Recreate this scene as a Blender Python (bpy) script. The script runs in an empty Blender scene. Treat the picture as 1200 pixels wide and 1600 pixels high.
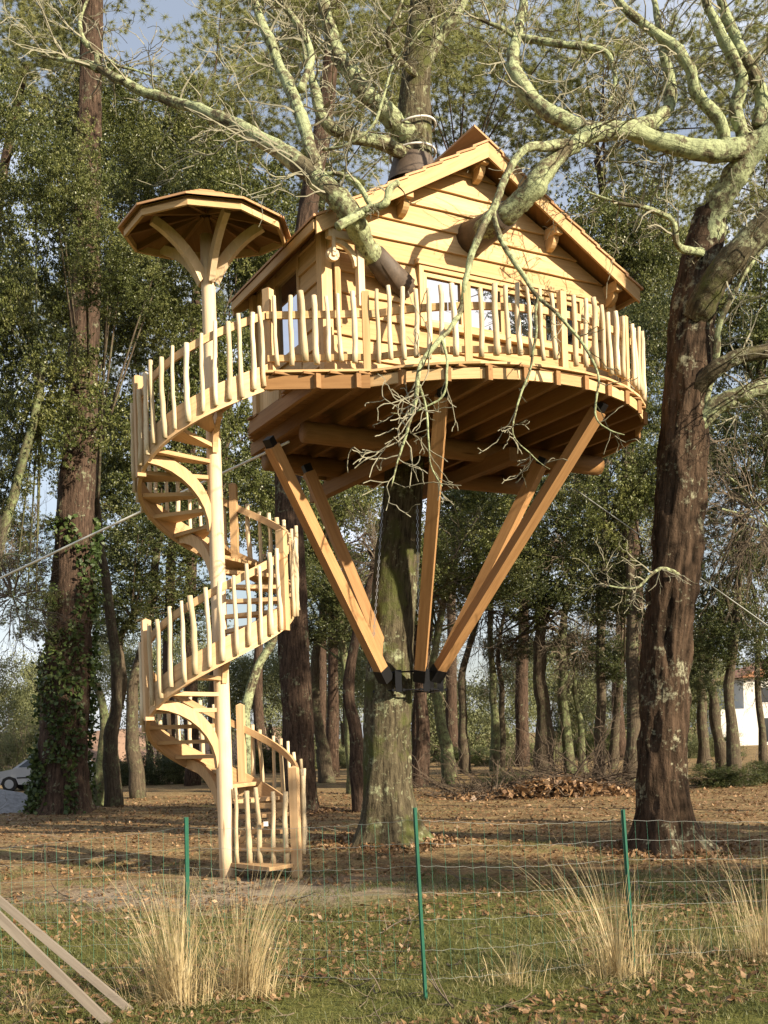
import bpy, math, random
import numpy as np
from mathutils import Vector, Matrix, noise

R = math.radians
random.seed(11)
rng = np.random.default_rng(11)
sc = bpy.context.scene
COL = sc.collection

# ------------------------------------------------------------------ camera
FPX, ROLL, HCAM, HOR = 1700.0, R(1.9), 1.8, 350.0
cd = bpy.data.cameras.new('camera')
cd.sensor_fit = 'VERTICAL'; cd.sensor_height = 36.0
cd.lens = FPX / 1600 * 36
cd.shift_x = -HOR * math.sin(ROLL) / 1600
cd.shift_y = HOR * math.cos(ROLL) / 1600
cd.clip_start = 0.1; cd.clip_end = 2000
cam = bpy.data.objects.new('camera', cd); COL.objects.link(cam)
cam.matrix_world = Matrix.Translation((0, 0, HCAM)) @ Matrix.Rotation(R(90), 4, 'X') @ Matrix.Rotation(-ROLL, 4, 'Z')
sc.camera = cam

# ------------------------------------------------------------------ world, sun, exposure
AZ, EL = R(52), R(23)
S = Vector((math.sin(AZ) * math.cos(EL), -math.cos(AZ) * math.cos(EL), math.sin(EL)))
w = bpy.data.worlds.new('World'); sc.world = w; w.use_nodes = True
nt = w.node_tree; nt.nodes.clear()
wo = nt.nodes.new('ShaderNodeOutputWorld'); bg = nt.nodes.new('ShaderNodeBackground')
sky = nt.nodes.new('ShaderNodeTexSky'); sky.sky_type = 'NISHITA'; sky.sun_disc = False
sky.sun_elevation = EL; sky.sun_rotation = math.atan2(S.x, S.y)
sky.air_density = 1.2; sky.dust_density = 1.5; sky.ozone_density = 1.5
tc = nt.nodes.new('ShaderNodeTexCoord'); cn = nt.nodes.new('ShaderNodeTexNoise')
cn.inputs['Scale'].default_value = 3.2; cn.inputs['Detail'].default_value = 6
mp = nt.nodes.new('ShaderNodeMapping'); mp.inputs['Scale'].default_value = (1, 1, 2.6)
cr = nt.nodes.new('ShaderNodeValToRGB')
cr.color_ramp.elements[0].color = (.25, .25, .25, 1); cr.color_ramp.elements[0].position = 0.45; cr.color_ramp.elements[1].position = 0.78
mx = nt.nodes.new('ShaderNodeMix'); mx.data_type = 'RGBA'
mx.inputs[7].default_value = (11.0, 11.6, 13.0, 1)
nt.links.new(tc.outputs['Generated'], mp.inputs[0]); nt.links.new(mp.outputs[0], cn.inputs['Vector'])
nt.links.new(cn.outputs['Fac'], cr.inputs[0]); nt.links.new(cr.outputs[0], mx.inputs[0])
nt.links.new(sky.outputs[0], mx.inputs[6]); nt.links.new(mx.outputs[2], bg.inputs[0])
bg.inputs[1].default_value = 0.05
nt.links.new(bg.outputs[0], wo.inputs[0])
sl = bpy.data.lights.new('sun', 'SUN'); sl.energy = 5.0; sl.angle = R(0.6); sl.color = (1.0, 0.87, 0.66)
sun = bpy.data.objects.new('sun', sl); COL.objects.link(sun)
sun.rotation_euler = S.to_track_quat('Z', 'Y').to_euler()
sun.location = (20, -20, 30)
vs = sc.view_settings
vs.view_transform = 'Standard'; vs.look = 'None'; vs.exposure = 1.2; vs.gamma = 1.0; vs.use_curve_mapping = False
cy = sc.cycles
cy.max_bounces = 5; cy.diffuse_bounces = 2; cy.glossy_bounces = 2; cy.transmission_bounces = 4; cy.transparent_max_bounces = 4
cy.caustics_reflective = False; cy.caustics_refractive = False
cy.use_denoising = True


def at(px, py, d):
    """world point seen at photograph pixel (px, py) at depth d"""
    s, c = math.sin(ROLL), math.cos(ROLL)
    dx, dy = px - 600, py - 800
    xx = dx * c - dy * s; yy = dx * s + dy * c
    return Vector((xx / FPX * d, d, HCAM + (HOR - yy) / FPX * d))


def sstep(a, b, x):
    t = min(1, max(0, (x - a) / (b - a))); return t * t * (3 - 2 * t)


def gz(x, y):
    base = 0.15 * sstep(14.8, 18.5, y)
    if y < 60:
        base += 0.05 * (noise.noise(Vector((x * .45, y * .45, 0))) ) + 0.02 * noise.noise(Vector((x * 1.7, y * 1.7, 5)))
    return base


# ------------------------------------------------------------------ materials
def newmat(name):
    m = bpy.data.materials.new(name); m.use_nodes = True
    n = m.node_tree; n.nodes.clear()
    out = n.nodes.new('ShaderNodeOutputMaterial'); p = n.nodes.new('ShaderNodeBsdfPrincipled')
    n.links.new(p.outputs[0], out.inputs[0])
    return m, n, p, out


def ramp(n, fac, stops):
    r = n.nodes.new('ShaderNodeValToRGB')
    e = r.color_ramp.elements
    while len(e) < len(stops): e.new(0.5)
    for i, (pos, col) in enumerate(stops):
        e[i].position = pos; e[i].color = (*col, 1)
    n.links.new(fac, r.inputs[0]); return r.outputs[0]


def tex(n, vec, scale, detail=4, rough=.6, mapscale=None, kind='ShaderNodeTexNoise'):
    if mapscale:
        mpn = n.nodes.new('ShaderNodeMapping'); mpn.inputs['Scale'].default_value = mapscale
        n.links.new(vec, mpn.inputs[0]); vec = mpn.outputs[0]
    t = n.nodes.new(kind); t.inputs['Scale'].default_value = scale
    if kind == 'ShaderNodeTexNoise':
        t.inputs['Detail'].default_value = detail; t.inputs['Roughness'].default_value = rough
    n.links.new(vec, t.inputs['Vector'])
    return t.outputs[0]


def mix(n, fac, a, b, mode='MIX'):
    m = n.nodes.new('ShaderNodeMix'); m.data_type = 'RGBA'; m.blend_type = mode
    for sock, v in ((m.inputs[0], fac), (m.inputs[6], a), (m.inputs[7], b)):
        if isinstance(v, (int, float)): sock.default_value = v
        elif isinstance(v, tuple): sock.default_value = (*v, 1)
        else: n.links.new(v, sock)
    return m.outputs[2]


def bump(n, p, h, strength, dist=0.02):
    b = n.nodes.new('ShaderNodeBump'); b.inputs['Strength'].default_value = strength; b.inputs['Distance'].default_value = dist
    n.links.new(h, b.inputs['Height']); n.links.new(b.outputs[0], p.inputs['Normal'])


def wood(name, light, dark, rough=.7, vary=.28):
    m, n, p, o = newmat(name)
    a = n.nodes.new('ShaderNodeAttribute'); a.attribute_name = 'grain'
    oi = n.nodes.new('ShaderNodeObjectInfo')
    ad = n.nodes.new('ShaderNodeVectorMath'); ad.operation = 'ADD'
    ml = n.nodes.new('ShaderNodeMath'); ml.operation = 'MULTIPLY'; ml.inputs[1].default_value = 37.0
    n.links.new(oi.outputs['Random'], ml.inputs[0])
    n.links.new(a.outputs['Vector'], ad.inputs[0]); n.links.new(ml.outputs[0], ad.inputs[1])
    g = tex(n, ad.outputs[0], 26, 5, .65)
    g2 = tex(n, ad.outputs[0], 5, 2, .5)
    c = ramp(n, g, [(.3, dark), (.62, light)])
    c = mix(n, .35, c, ramp(n, g2, [(.3, tuple(x * .72 for x in light)), (.7, tuple(min(1, x * 1.12) for x in light))]))
    k = tex(n, ad.outputs[0], 5.5, kind='ShaderNodeTexVoronoi')
    kk = ramp(n, k, [(.03, (.22, .13, .07)), (.10, (1, 1, 1))])
    c = mix(n, .7, c, kk, 'MULTIPLY')
    rv = ramp(n, oi.outputs['Random'], [(0, (1 - vary, 1 - vary * 1.1, 1 - vary * 1.3)), (1, (1, 1, 1))])
    c = mix(n, 1.0, c, rv, 'MULTIPLY')
    n.links.new(c, p.inputs['Base Color']); p.inputs['Roughness'].default_value = rough
    p.inputs['Specular IOR Level'].default_value = .25
    bump(n, p, g, .25, .006)
    return m


def bark(name, dark, light, lichen, lich_lo, lich_hi, zs=.25, sc_=22, moss=None):
    m, n, p, o = newmat(name)
    t = n.nodes.new('ShaderNodeTexCoord'); v = t.outputs['Object']
    g = n.nodes.new('ShaderNodeAttribute'); g.attribute_name = 'grain'
    f = tex(n, g.outputs['Vector'], sc_, 6, .7, (1, 1, 1))
    c = ramp(n, f, [(.36, dark), (.64, light)])
    l1 = tex(n, v, 2.2, 5, .72)
    l2 = tex(n, v, 14, 3, .7)
    lf = mix(n, .38, l1, l2)
    lm = ramp(n, lf, [(lich_lo, (0, 0, 0)), (lich_hi, (1, 1, 1))])
    lc = ramp(n, l2, [(.35, tuple(x * .6 for x in lichen)), (.65, lichen)])
    c = mix(n, lm, c, lc)
    if moss:
        mm = ramp(n, tex(n, v, 1.6, 4, .7, (1, 1, .8)), [(.5, (0, 0, 0)), (.62, (1, 1, 1))])
        c = mix(n, mm, c, moss)
    n.links.new(c, p.inputs['Base Color']); p.inputs['Roughness'].default_value = .92
    p.inputs['Specular IOR Level'].default_value = .1
    bump(n, p, mix(n, .4, f, l2), 1.0, .05)
    return m


def leafmat(name, cols, trans=.3, scale=.9, rough=.5):
    m, n, p, o = newmat(name)
    ge = n.nodes.new('ShaderNodeNewGeometry')
    v = ge.outputs['Position']
    a = tex(n, v, scale, 2, .6); b = tex(n, v, 11, 1, .5)
    c = ramp(n, mix(n, .55, a, b), [(.33, cols[0]), (.5, cols[1]), (.66, cols[2])])
    n.links.new(c, p.inputs['Base Color']); p.inputs['Roughness'].default_value = rough
    p.inputs['Specular IOR Level'].default_value = .35
    tr = n.nodes.new('ShaderNodeBsdfTranslucent'); n.links.new(c, tr.inputs[0])
    ms = n.nodes.new('ShaderNodeMixShader'); ms.inputs[0].default_value = trans
    n.links.new(p.outputs[0], ms.inputs[1]); n.links.new(tr.outputs[0], ms.inputs[2])
    n.links.new(ms.outputs[0], o.inputs[0])
    return m


def plain(name, col, rough=.6, metal=0, spec=.4, noisy=.0):
    m, n, p, o = newmat(name)
    if noisy:
        t = n.nodes.new('ShaderNodeTexCoord')
        f = tex(n, t.outputs['Object'], 9, 5, .7)
        c = ramp(n, f, [(.3, tuple(x * (1 - noisy) for x in col)), (.7, col)])
        n.links.new(c, p.inputs['Base Color']); bump(n, p, f, .2, .01)
    else:
        p.inputs['Base Color'].default_value = (*col, 1)
    p.inputs['Roughness'].default_value = rough; p.inputs['Metallic'].default_value = metal
    p.inputs['Specular IOR Level'].default_value = spec
    return m


M = {}
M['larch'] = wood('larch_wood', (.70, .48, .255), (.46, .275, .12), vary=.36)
M['shadewood'] = wood('shaded_wood', (.30, .16, .062), (.20, .098, .034))  # shade of the undersides put into the colour, darker than the larch
M['strutwood'] = wood('douglas_wood', (.46, .255, .11), (.27, .135, .05), vary=.15)
M['stairwood'] = wood('stair_wood', (.66, .445, .25), (.44, .27, .135), vary=.32)
M['pole'] = wood('peeled_pole_wood', (.70, .54, .36), (.58, .41, .24), vary=.15)
M['stick'] = wood('peeled_chestnut', (.76, .63, .44), (.46, .34, .20), vary=.32)
M['shingle'] = wood('roof_larch', (.55, .32, .17), (.40, .21, .10))
M['grey_timber'] = wood('weathered_timber', (.25, .215, .18), (.13, .105, .085))
M['oak_bark'] = bark('oak_bark', (.028, .022, .014), (.12, .10, .062), (.31, .33, .20), .53, .63, moss=(.07, .075, .025))
M['limb_bark'] = bark('lichen_limb_bark', (.045, .037, .024), (.17, .145, .09), (.36, .40, .225), .44, .52)
M['oak_bark_brown'] = bark('brown_oak_bark', (.012, .008, .005), (.085, .055, .036), (.26, .25, .17), .54, .63, sc_=15)
M['pine_bark'] = bark('pine_bark', (.022, .015, .011), (.10, .065, .046), (.24, .25, .16), .56, .67)
M['far_bark'] = bark('wood_bark', (.045, .035, .025), (.11, .085, .058), (.17, .19, .10), .52, .66)
M['mossy_bark'] = bark('mossy_bark', (.06, .055, .03), (.15, .125, .08), (.20, .235, .11), .44, .58)
M['twig'] = plain('twig_bark', (.17, .135, .10), .9, noisy=.4, spec=.1)
M['brush'] = plain('dead_brush', (.10, .075, .055), .95, noisy=.4, spec=.1)
M['pale_twig'] = plain('lichened_twig_bark', (.29, .27, .195), .9, noisy=.45, spec=.1)
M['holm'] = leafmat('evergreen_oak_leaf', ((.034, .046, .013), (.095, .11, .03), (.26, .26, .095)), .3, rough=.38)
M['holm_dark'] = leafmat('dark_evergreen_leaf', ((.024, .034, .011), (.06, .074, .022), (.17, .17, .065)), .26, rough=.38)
M['needle'] = leafmat('pine_needle', ((.14, .155, .055), (.27, .28, .105), (.44, .42, .19)), .42)
M['far_leaf'] = leafmat('distant_leaf', ((.08, .095, .04), (.16, .175, .075), (.25, .25, .12)), .3)
M['ivy'] = leafmat('ivy_leaf', ((.02, .035, .01), (.05, .08, .02), (.13, .16, .05)), .15)
M['deadleaf'] = leafmat('fallen_leaf', ((.085, .042, .02), (.19, .105, .048), (.38, .25, .14)), .12, 6)
M['straw'] = leafmat('dry_grass', ((.30, .225, .115), (.48, .375, .20), (.60, .50, .31)), .3, 5)
M['grass'] = leafmat('green_grass', ((.055, .068, .018), (.11, .118, .036), (.24, .20, .085)), .3, 2)
M['green_metal'] = plain('green_plastic_coat', (.028, .135, .085), .5, noisy=.3)
M['wire'] = plain('galvanised_wire', (.26, .27, .25), .6, .1)
M['green_wire'] = plain('green_wire', (.06, .2, .13), .5)
M['black_steel'] = plain('black_steel', (.018, .018, .02), .45, .6)
M['chain'] = plain('steel_chain', (.35, .36, .38), .4, .8)
M['rope'] = plain('white_rope', (.72, .70, .63), .8)
M['rubber'] = plain('brown_rubber', (.11, .078, .055), .65, noisy=.5)
M['flash'] = plain('pale_flashing', (.62, .60, .55), .5, noisy=.2)
M['white_wall'] = plain('white_render', (.62, .61, .58), .9, noisy=.06)
M['tile'] = plain('terracotta', (.42, .19, .10), .8, noisy=.3)
M['carpaint'] = plain('silver_paint', (.36, .38, .41), .35, .2, .5)
M['tyre'] = plain('tyre_rubber', (.02, .02, .02), .8)
M['darkglass'] = plain('dark_glass', (.02, .024, .028), .05, 0, .8)
M['gravel'] = plain('grey_gravel', (.36, .36, .37), .95, noisy=.5)
M['earth'] = plain('bare_earth', (.36, .23, .16), .95, noisy=.3)
M['whiteplastic'] = plain('white_paper', (.8, .8, .78), .6)


def window_glass():
    m, n, p, o = newmat('window_glass')
    p.inputs['Base Color'].default_value = (.03, .035, .04, 1); p.inputs['Roughness'].default_value = .02
    gl = n.nodes.new('ShaderNodeBsdfGlossy'); gl.inputs['Roughness'].default_value = .015; gl.inputs['Color'].default_value = (.9, .93, 1, 1)
    ms = n.nodes.new('ShaderNodeMixShader'); ms.inputs[0].default_value = .6
    n.links.new(p.outputs[0], ms.inputs[1]); n.links.new(gl.outputs[0], ms.inputs[2]); n.links.new(ms.outputs[0], o.inputs[0])
    return m
M['glass'] = window_glass()


def ground_mat():
    m, n, p, o = newmat('woodland_floor')
    ge = n.nodes.new('ShaderNodeNewGeometry'); v = ge.outputs['Position']
    big = tex(n, v, .35, 4, .6); mid = tex(n, v, 2.4, 5, .65); fin = tex(n, v, 22, 6, .75)
    litter = ramp(n, fin, [(.34, (.06, .034, .018)), (.5, (.20, .125, .06)), (.64, (.40, .275, .15))])
    dry = ramp(n, fin, [(.34, (.12, .085, .04)), (.64, (.38, .29, .15))])
    c = mix(n, ramp(n, mid, [(.42, (0, 0, 0)), (.62, (1, 1, 1))]), litter, dry)
    moss = ramp(n, fin, [(.34, (.042, .052, .013)), (.64, (.18, .175, .05))])
    # moss mostly on the open strip by the fence
    sx = n.nodes.new('ShaderNodeSeparateXYZ'); n.links.new(v, sx.inputs[0])
    mr = n.nodes.new('ShaderNodeMapRange'); mr.inputs[1].default_value = 9.5; mr.inputs[2].default_value = 15.5
    mr.inputs[3].default_value = .22; mr.inputs[4].default_value = -.05
    n.links.new(sx.outputs[1], mr.inputs[0])
    ad = n.nodes.new('ShaderNodeMath'); n.links.new(mix(n, .5, big, mid), ad.inputs[0]); n.links.new(mr.outputs[0], ad.inputs[1])
    c = mix(n, ramp(n, ad.outputs[0], [(.50, (0, 0, 0)), (.64, (1, 1, 1))]), c, moss)
    # pale trodden sand round the foot of the stair
    ds = n.nodes.new('ShaderNodeVectorMath'); ds.operation = 'DISTANCE'
    mpn = n.nodes.new('ShaderNodeMapping'); mpn.inputs['Scale'].default_value = (.55, 1, 0)
    n.links.new(v, mpn.inputs[0]); n.links.new(mpn.outputs[0], ds.inputs[0])
    ds.inputs[1].default_value = (-2.0 * .55, 12.9, 0)
    a2 = n.nodes.new('ShaderNodeMath'); a2.operation = 'MULTIPLY_ADD'; a2.inputs[1].default_value = 1.5
    n.links.new(mid, a2.inputs[0]); n.links.new(ds.outputs['Value'], a2.inputs[2])
    sf = ramp(n, a2.outputs[0], [(0.9, (1, 1, 1)), (1.0, (0, 0, 0))])
    mrs = n.nodes.new('ShaderNodeMapRange'); mrs.inputs[1].default_value = 1.6; mrs.inputs[2].default_value = 2.6
    mrs.inputs[3].default_value = .8; mrs.inputs[4].default_value = 0
    n.links.new(a2.outputs[0], mrs.inputs[0])
    sand = ramp(n, fin, [(.3, (.17, .13, .095)), (.66, (.37, .305, .24))])
    c = mix(n, mrs.outputs[0], c, sand)
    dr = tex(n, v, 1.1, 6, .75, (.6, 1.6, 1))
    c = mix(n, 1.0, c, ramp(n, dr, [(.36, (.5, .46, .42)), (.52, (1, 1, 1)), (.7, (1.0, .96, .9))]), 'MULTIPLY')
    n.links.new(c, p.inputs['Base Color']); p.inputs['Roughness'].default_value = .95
    p.inputs['Specular IOR Level'].default_value = .1
    bump(n, p, mix(n, .5, fin, dr), .9, .06)
    return m
M['ground'] = ground_mat()


# ------------------------------------------------------------------ mesh helpers
def tag(o, label=None, cat=None, group=None, kind=None):
    if label: o['label'] = label
    if cat: o['category'] = cat
    if group: o['group'] = group
    if kind: o['kind'] = kind
    return o


def empty(name, loc, label=None, cat=None, group=None):
    o = bpy.data.objects.new(name, None); COL.objects.link(o); o.location = loc
    o.empty_display_size = .2
    return tag(o, label, cat, group)


def wpos(o):
    p = Vector((0, 0, 0))
    while o is not None:
        p += o.location; o = o.parent
    return p


class MB:
    def __init__(s): s.v, s.f, s.g = [], [], []

    def add(s, vs, fs, gs=None):
        b = len(s.v)
        s.v += [tuple(x) for x in vs]; s.f += [tuple(b + i for i in q) for q in fs]
        s.g += [tuple(x) for x in (gs if gs is not None else vs)]
        return s

    def box(s, c, ax, ay, az):
        """centre and three half-extent vectors"""
        c, ax, ay, az = Vector(c), Vector(ax), Vector(ay), Vector(az)
        L = [ax.length, ay.length, az.length]; k = L.index(max(L))
        sc3 = [1, 1, 1]; sc3[k] = .06
        seed = (c.x * 3.1 + c.y * 1.7 + c.z * 5.3)
        vs, gs = [], []
        for i in (-1, 1):
            for j in (-1, 1):
                for m in (-1, 1):
                    vs.append(c + ax * i + ay * j + az * m)
                    q = [i * L[0] * sc3[0] + seed, j * L[1] * sc3[1], m * L[2] * sc3[2] + seed]
                    gs.append(q)
        return s.add(vs, [(0, 1, 3, 2), (4, 6, 7, 5), (0, 4, 5, 1), (2, 3, 7, 6), (0, 2, 6, 4), (1, 5, 7, 3)], gs)

    def bar(s, a, b, wd, ht, up=(0, 0, 1)):
        a, b = Vector(a), Vector(b); d = b - a
        side = d.cross(Vector(up))
        if side.length < 1e-5: side = Vector((1, 0, 0))
        side.normalize(); u = side.cross(d).normalized()
        return s.box((a + b) / 2, d / 2, side * wd / 2, u * ht / 2)

    def prism(s, poly, vec):
        """polygon (list of 3-D points) pushed along vec"""
        n = len(poly); vec = Vector(vec); P = [Vector(p) for p in poly]
        vs = P + [p + vec for p in P]
        fs = [tuple(range(n))[::-1], tuple(range(n, 2 * n))] + [(i, (i + 1) % n, n + (i + 1) % n, n + i) for i in range(n)]
        ext = max(P, key=lambda p: (p - P[0]).length) - P[0]
        if vec.length > ext.length: ext = vec
        d = ext.normalized()
        gs = [p - d * (p.dot(d) * .94) for p in vs]
        return s.add(vs, fs, gs)

    def tube(s, pts, rad, n=6, cap=True, gscale=.12, seed=0):
        P = [Vector(p) for p in pts]; m = len(P)
        t = (P[1] - P[0]).normalized()
        ref = Vector((0, 0, 1)) if abs(t.z) < .9 else Vector((1, 0, 0))
        u = t.cross(ref).normalized(); L = 0
        vs, gs, fs = [], [], []
        for i in range(m):
            tt = (P[min(i + 1, m - 1)] - P[max(i - 1, 0)])
            if tt.length > 1e-7: t = tt.normalized()
            u = (u - t * u.dot(t))
            if u.length < 1e-6: u = t.orthogonal()
            u.normalize(); b = t.cross(u)
            if i: L += (P[i] - P[i - 1]).length
            r = rad[i] if not isinstance(rad, (int, float)) else rad
            for k in range(n):
                a = 2 * math.pi * k / n; ca, sa = math.cos(a), math.sin(a)
                vs.append(P[i] + (u * ca + b * sa) * r)
                gs.append((ca * r + seed, sa * r, L * gscale))
        for i in range(m - 1):
            for k in range(n):
                k2 = (k + 1) % n
                fs.append((i * n + k, i * n + k2, (i + 1) * n + k2, (i + 1) * n + k))
        if cap:
            fs.append(tuple(range(n))[::-1]); fs.append(tuple((m - 1) * n + k for k in range(n)))
        return s.add(vs, fs, gs)

    def build(s, name, mat, parent=None, smooth=False, origin=None):
        off = wpos(parent) if parent is not None else Vector((0, 0, 0))
        if origin is not None: off = off + (Vector(origin) - off)
        me = bpy.data.meshes.new(name)
        V = np.array(s.v, dtype=np.float64) - np.array(off)
        me.from_pydata(V.tolist(), [], s.f)
        at_ = me.attributes.new('grain', 'FLOAT_VECTOR', 'POINT')
        at_.data.foreach_set('vector', np.array(s.g, dtype=np.float32).ravel())
        if smooth: me.polygons.foreach_set('use_smooth', [True] * len(me.polygons))
        me.materials.append(M[mat] if isinstance(mat, str) else mat)
        o = bpy.data.objects.new(name, me); COL.objects.link(o)
        if parent is not None: o.parent = parent
        if origin is not None: o.location = Vector(origin) - (wpos(parent) if parent is not None else Vector((0, 0, 0)))
        return o


def share(src, name, parent, loc, rotz=0.0, rot=None, scale=None):
    """another piece using the mesh of src, placed at world loc"""
    o = bpy.data.objects.new(name, src.data if hasattr(src, 'data') else src); COL.objects.link(o)
    o.parent = parent
    o.location = Vector(loc) - (wpos(parent) if parent is not None else Vector((0, 0, 0)))
    o.rotation_euler = rot if rot is not None else (0, 0, rotz)
    if scale is not None: o.scale = scale
    return o


def mesh_np(name, V, F, mat, smooth=False):
    """fast mesh from arrays; F is (n,3) or (n,4)"""
    me = bpy.data.meshes.new(name)
    k = F.shape[1]
    me.vertices.add(len(V)); me.vertices.foreach_set('co', V.astype(np.float32).ravel())
    me.loops.add(F.size); me.loops.foreach_set('vertex_index', F.astype(np.int32).ravel())
    me.polygons.add(len(F)); me.polygons.foreach_set('loop_start', np.arange(0, F.size, k, dtype=np.int32))
    me.update(calc_edges=True)
    me.materials.append(M[mat])
    return me


def leaves(P, length, width, updir=.4, curl=0.0, kind='quad'):
    """leaf blades at points P (n,3): random direction, rhombus"""
    n = len(P)
    d = rng.normal(size=(n, 3)); d /= np.linalg.norm(d, axis=1, keepdims=True)
    nn = rng.normal(size=(n, 3)); nn[:, 2] += updir
    sidev = np.cross(d, nn); sidev /= (np.linalg.norm(sidev, axis=1, keepdims=True) + 1e-9)
    L = length * rng.uniform(.45, 1.4, size=(n, 1)); W = width * rng.uniform(.55, 1.3, size=(n, 1))
    a = P - d * L * .5; b = P + sidev * W * .5 - d * L * .05; c = P + d * L * .5; e = P - sidev * W * .5 - d * L * .05
    if kind == 'tri':
        V = np.stack([P - sidev * W * .5, P + sidev * W * .5, P + d * L], 1).reshape(-1, 3)
        return V, np.arange(3 * n).reshape(n, 3)
    V = np.stack([a, b, c, e], 1).reshape(-1, 3)
    return V, np.arange(4 * n).reshape(n, 4)


def smooth_path(pts, rad, sub=5):
    """Catmull-Rom through points with radii"""
    P = [Vector(p) for p in pts]; out, ro = [], []
    for i in range(len(P) - 1):
        p0 = P[max(i - 1, 0)]; p1 = P[i]; p2 = P[i + 1]; p3 = P[min(i + 2, len(P) - 1)]
        for k in range(sub):
            t = k / sub
            q = .5 * ((2 * p1) + (-p0 + p2) * t + (2 * p0 - 5 * p1 + 4 * p2 - p3) * t * t + (-p0 + 3 * p1 - 3 * p2 + p3) * t ** 3)
            out.append(q); ro.append(rad[i] * (1 - t) + rad[i + 1] * t)
    out.append(P[-1]); ro.append(rad[-1])
    return out, ro


# ------------------------------------------------------------------ setting
def build_ground():
    xs = np.concatenate([[-900, -400, -200, -120, -80, -60, -45, -35], np.arange(-28, 28.01, .28), [35, 45, 60, 80, 120, 200, 400, 900]])
    ys = np.concatenate([[-200, -60, -20, -5], np.arange(2, 34, .28), np.arange(34, 60, 1.2), [65, 75, 90, 120, 180, 300, 600, 1500]])
    V = []
    for y in ys:
        for x in xs: V.append((x, y, gz(x, y)))
    nx = len(xs); F = []
    for j in range(len(ys) - 1):
        for i in range(nx - 1): F.append((j * nx + i, j * nx + i + 1, (j + 1) * nx + i + 1, (j + 1) * nx + i))
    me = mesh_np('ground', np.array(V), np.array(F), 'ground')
    me.polygons.foreach_set('use_smooth', [True] * len(me.polygons))
    o = bpy.data.objects.new('ground', me); COL.objects.link(o); tag(o, kind='structure')
build_ground()

mb = MB()   # far bare bank behind the car
pts = []
for i in range(25):
    x = -46 + i * 1.6
    pts.append((x, 78, 2.5 + .5 * math.sin(i * .9) * (1 if i < 22 else .4)))
V = [(x, y, -.2) for x, y, z in pts] + [(x, y + 3, z) for x, y, z in pts] + [(x, y + 12, z + .2) for x, y, z in pts] + [(x, y + 16, -.2) for x, y, z in pts]
F = [(r * 25 + i, r * 25 + i + 1, (r + 1) * 25 + i + 1, (r + 1) * 25 + i) for r in range(3) for i in range(24)]
mb.add(V, F)
tag(mb.build('earth_bank_terrain', 'earth', smooth=True), kind='structure')

# ------------------------------------------------------------------ spiral staircase
AX = Vector((-2.21, 14.3, 0))
RS = 0.97
ZT = 0.00861


def stz(th): return 0.33 + (th + 17) * ZT


def pol(th, r, z): return AX + Vector((math.cos(R(th)) * r, math.sin(R(th)) * r, z))


stair = empty('spiral_staircase', AX + Vector((0, 0, 0)),
              'pale timber spiral staircase with crooked stick railing round a tall round pole', 'staircase')
pl = [AX + Vector((0, 0, z)) for z in np.linspace(-.1, 8.45, 18)]
MB().tube(pl, [.108 - .018 * i / 17 for i in range(18)], 20).build('pole', 'pole', stair, True)


def ribbon(mb, th0, th1, r0, r1, zlo, zhi, step=4.0, zf=stz):
    n = max(2, int((th1 - th0) / step)); vs, gs = [], []
    for i in range(n + 1):
        th = th0 + (th1 - th0) * i / n; z = zf(th); L = R(th) * r1
        for r, dz in ((r0, zlo), (r1, zlo), (r1, zhi), (r0, zhi)):
            vs.append(pol(th, r, z + dz)); gs.append((L * .06, dz, r))
    fs = []
    for i in range(n):
        for k in range(4):
            k2 = (k + 1) % 4
            fs.append((i * 4 + k, i * 4 + k2, i * 4 + 4 + k2, i * 4 + 4 + k))
    fs.append((0, 3, 2, 1)); fs.append((n * 4, n * 4 + 1, n * 4 + 2, n * 4 + 3))
    mb.add(vs, fs, gs)


THE = 690
cuts = [-17, 84, 208, 335, 444, 568, THE]
for a, b in zip(cuts[:-1], cuts[1:]):
    m_ = MB(); ribbon(m_, a + .3, b - .3, RS - .025, RS + .025, -.15, .17); m_.build('stringer', 'stairwood', stair)
    m_ = MB(); ribbon(m_, a + .3, b - .3, RS - .02, RS + .015, .74, .84); m_.build('handrail', 'stairwood', stair)
# treads: one wedge shared by all
tm = MB()
poly = [(.085, -.03, 0), (RS - .03, -.20, 0), (RS - .03, .24, 0), (.085, .06, 0)]
tm.prism([Vector(p) for p in poly], (0, 0, -.05))
tread0 = None
NT = 30
for k in range(NT + 1):
    z = .21 + k * (6.30 - .21) / NT; th = (z - .05 - .33) / ZT - 17
    if tread0 is None:
        o = tm.build('tread', 'stairwood', None); tread0 = o; o.parent = stair; o.location = (0, 0, z); o.rotation_euler = (0, 0, R(th))
    else:
        share(tread0, 'tread', stair, AX + Vector((0, 0, z)), R(th))
# crooked sticks
sticks = []
for i in range(6):
    random.seed(100 + i)
    pts, rr = [], []
    ph = random.random() * 6
    for j in range(8):
        z = j / 7 * .98
        a = .005 + .007 * random.random()
        pts.append((a * math.sin(z * 7 + ph) + random.uniform(-.004, .004), a * math.cos(z * 5 + ph * 2), z))
        rr.append((.030 if i % 3 else .036) * random.uniform(.90, 1.06) * (1.0 - .14 * z))
    m_ = MB(); m_.tube(pts, rr, 8)
    sticks.append(m_)
stick_mesh = []
random.seed(5)


def stick(parent, loc, h=.98, k=None, fat=1.0):
    k = random.randrange(6) if k is None else k
    if len(stick_mesh) <= k:
        while len(stick_mesh) <= k:
            i = len(stick_mesh); me_o = sticks[i].build('baluster', 'stick', None, True)
            stick_mesh.append(me_o.data); bpy.data.objects.remove(me_o)
    f = random.uniform(.85, 1.15) * fat
    return share(stick_mesh[k], 'baluster', parent, loc, rot=(random.uniform(-.03, .03), random.uniform(-.03, .03), random.uniform(0, 6.28)), scale=(f, f, h / .98))


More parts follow.
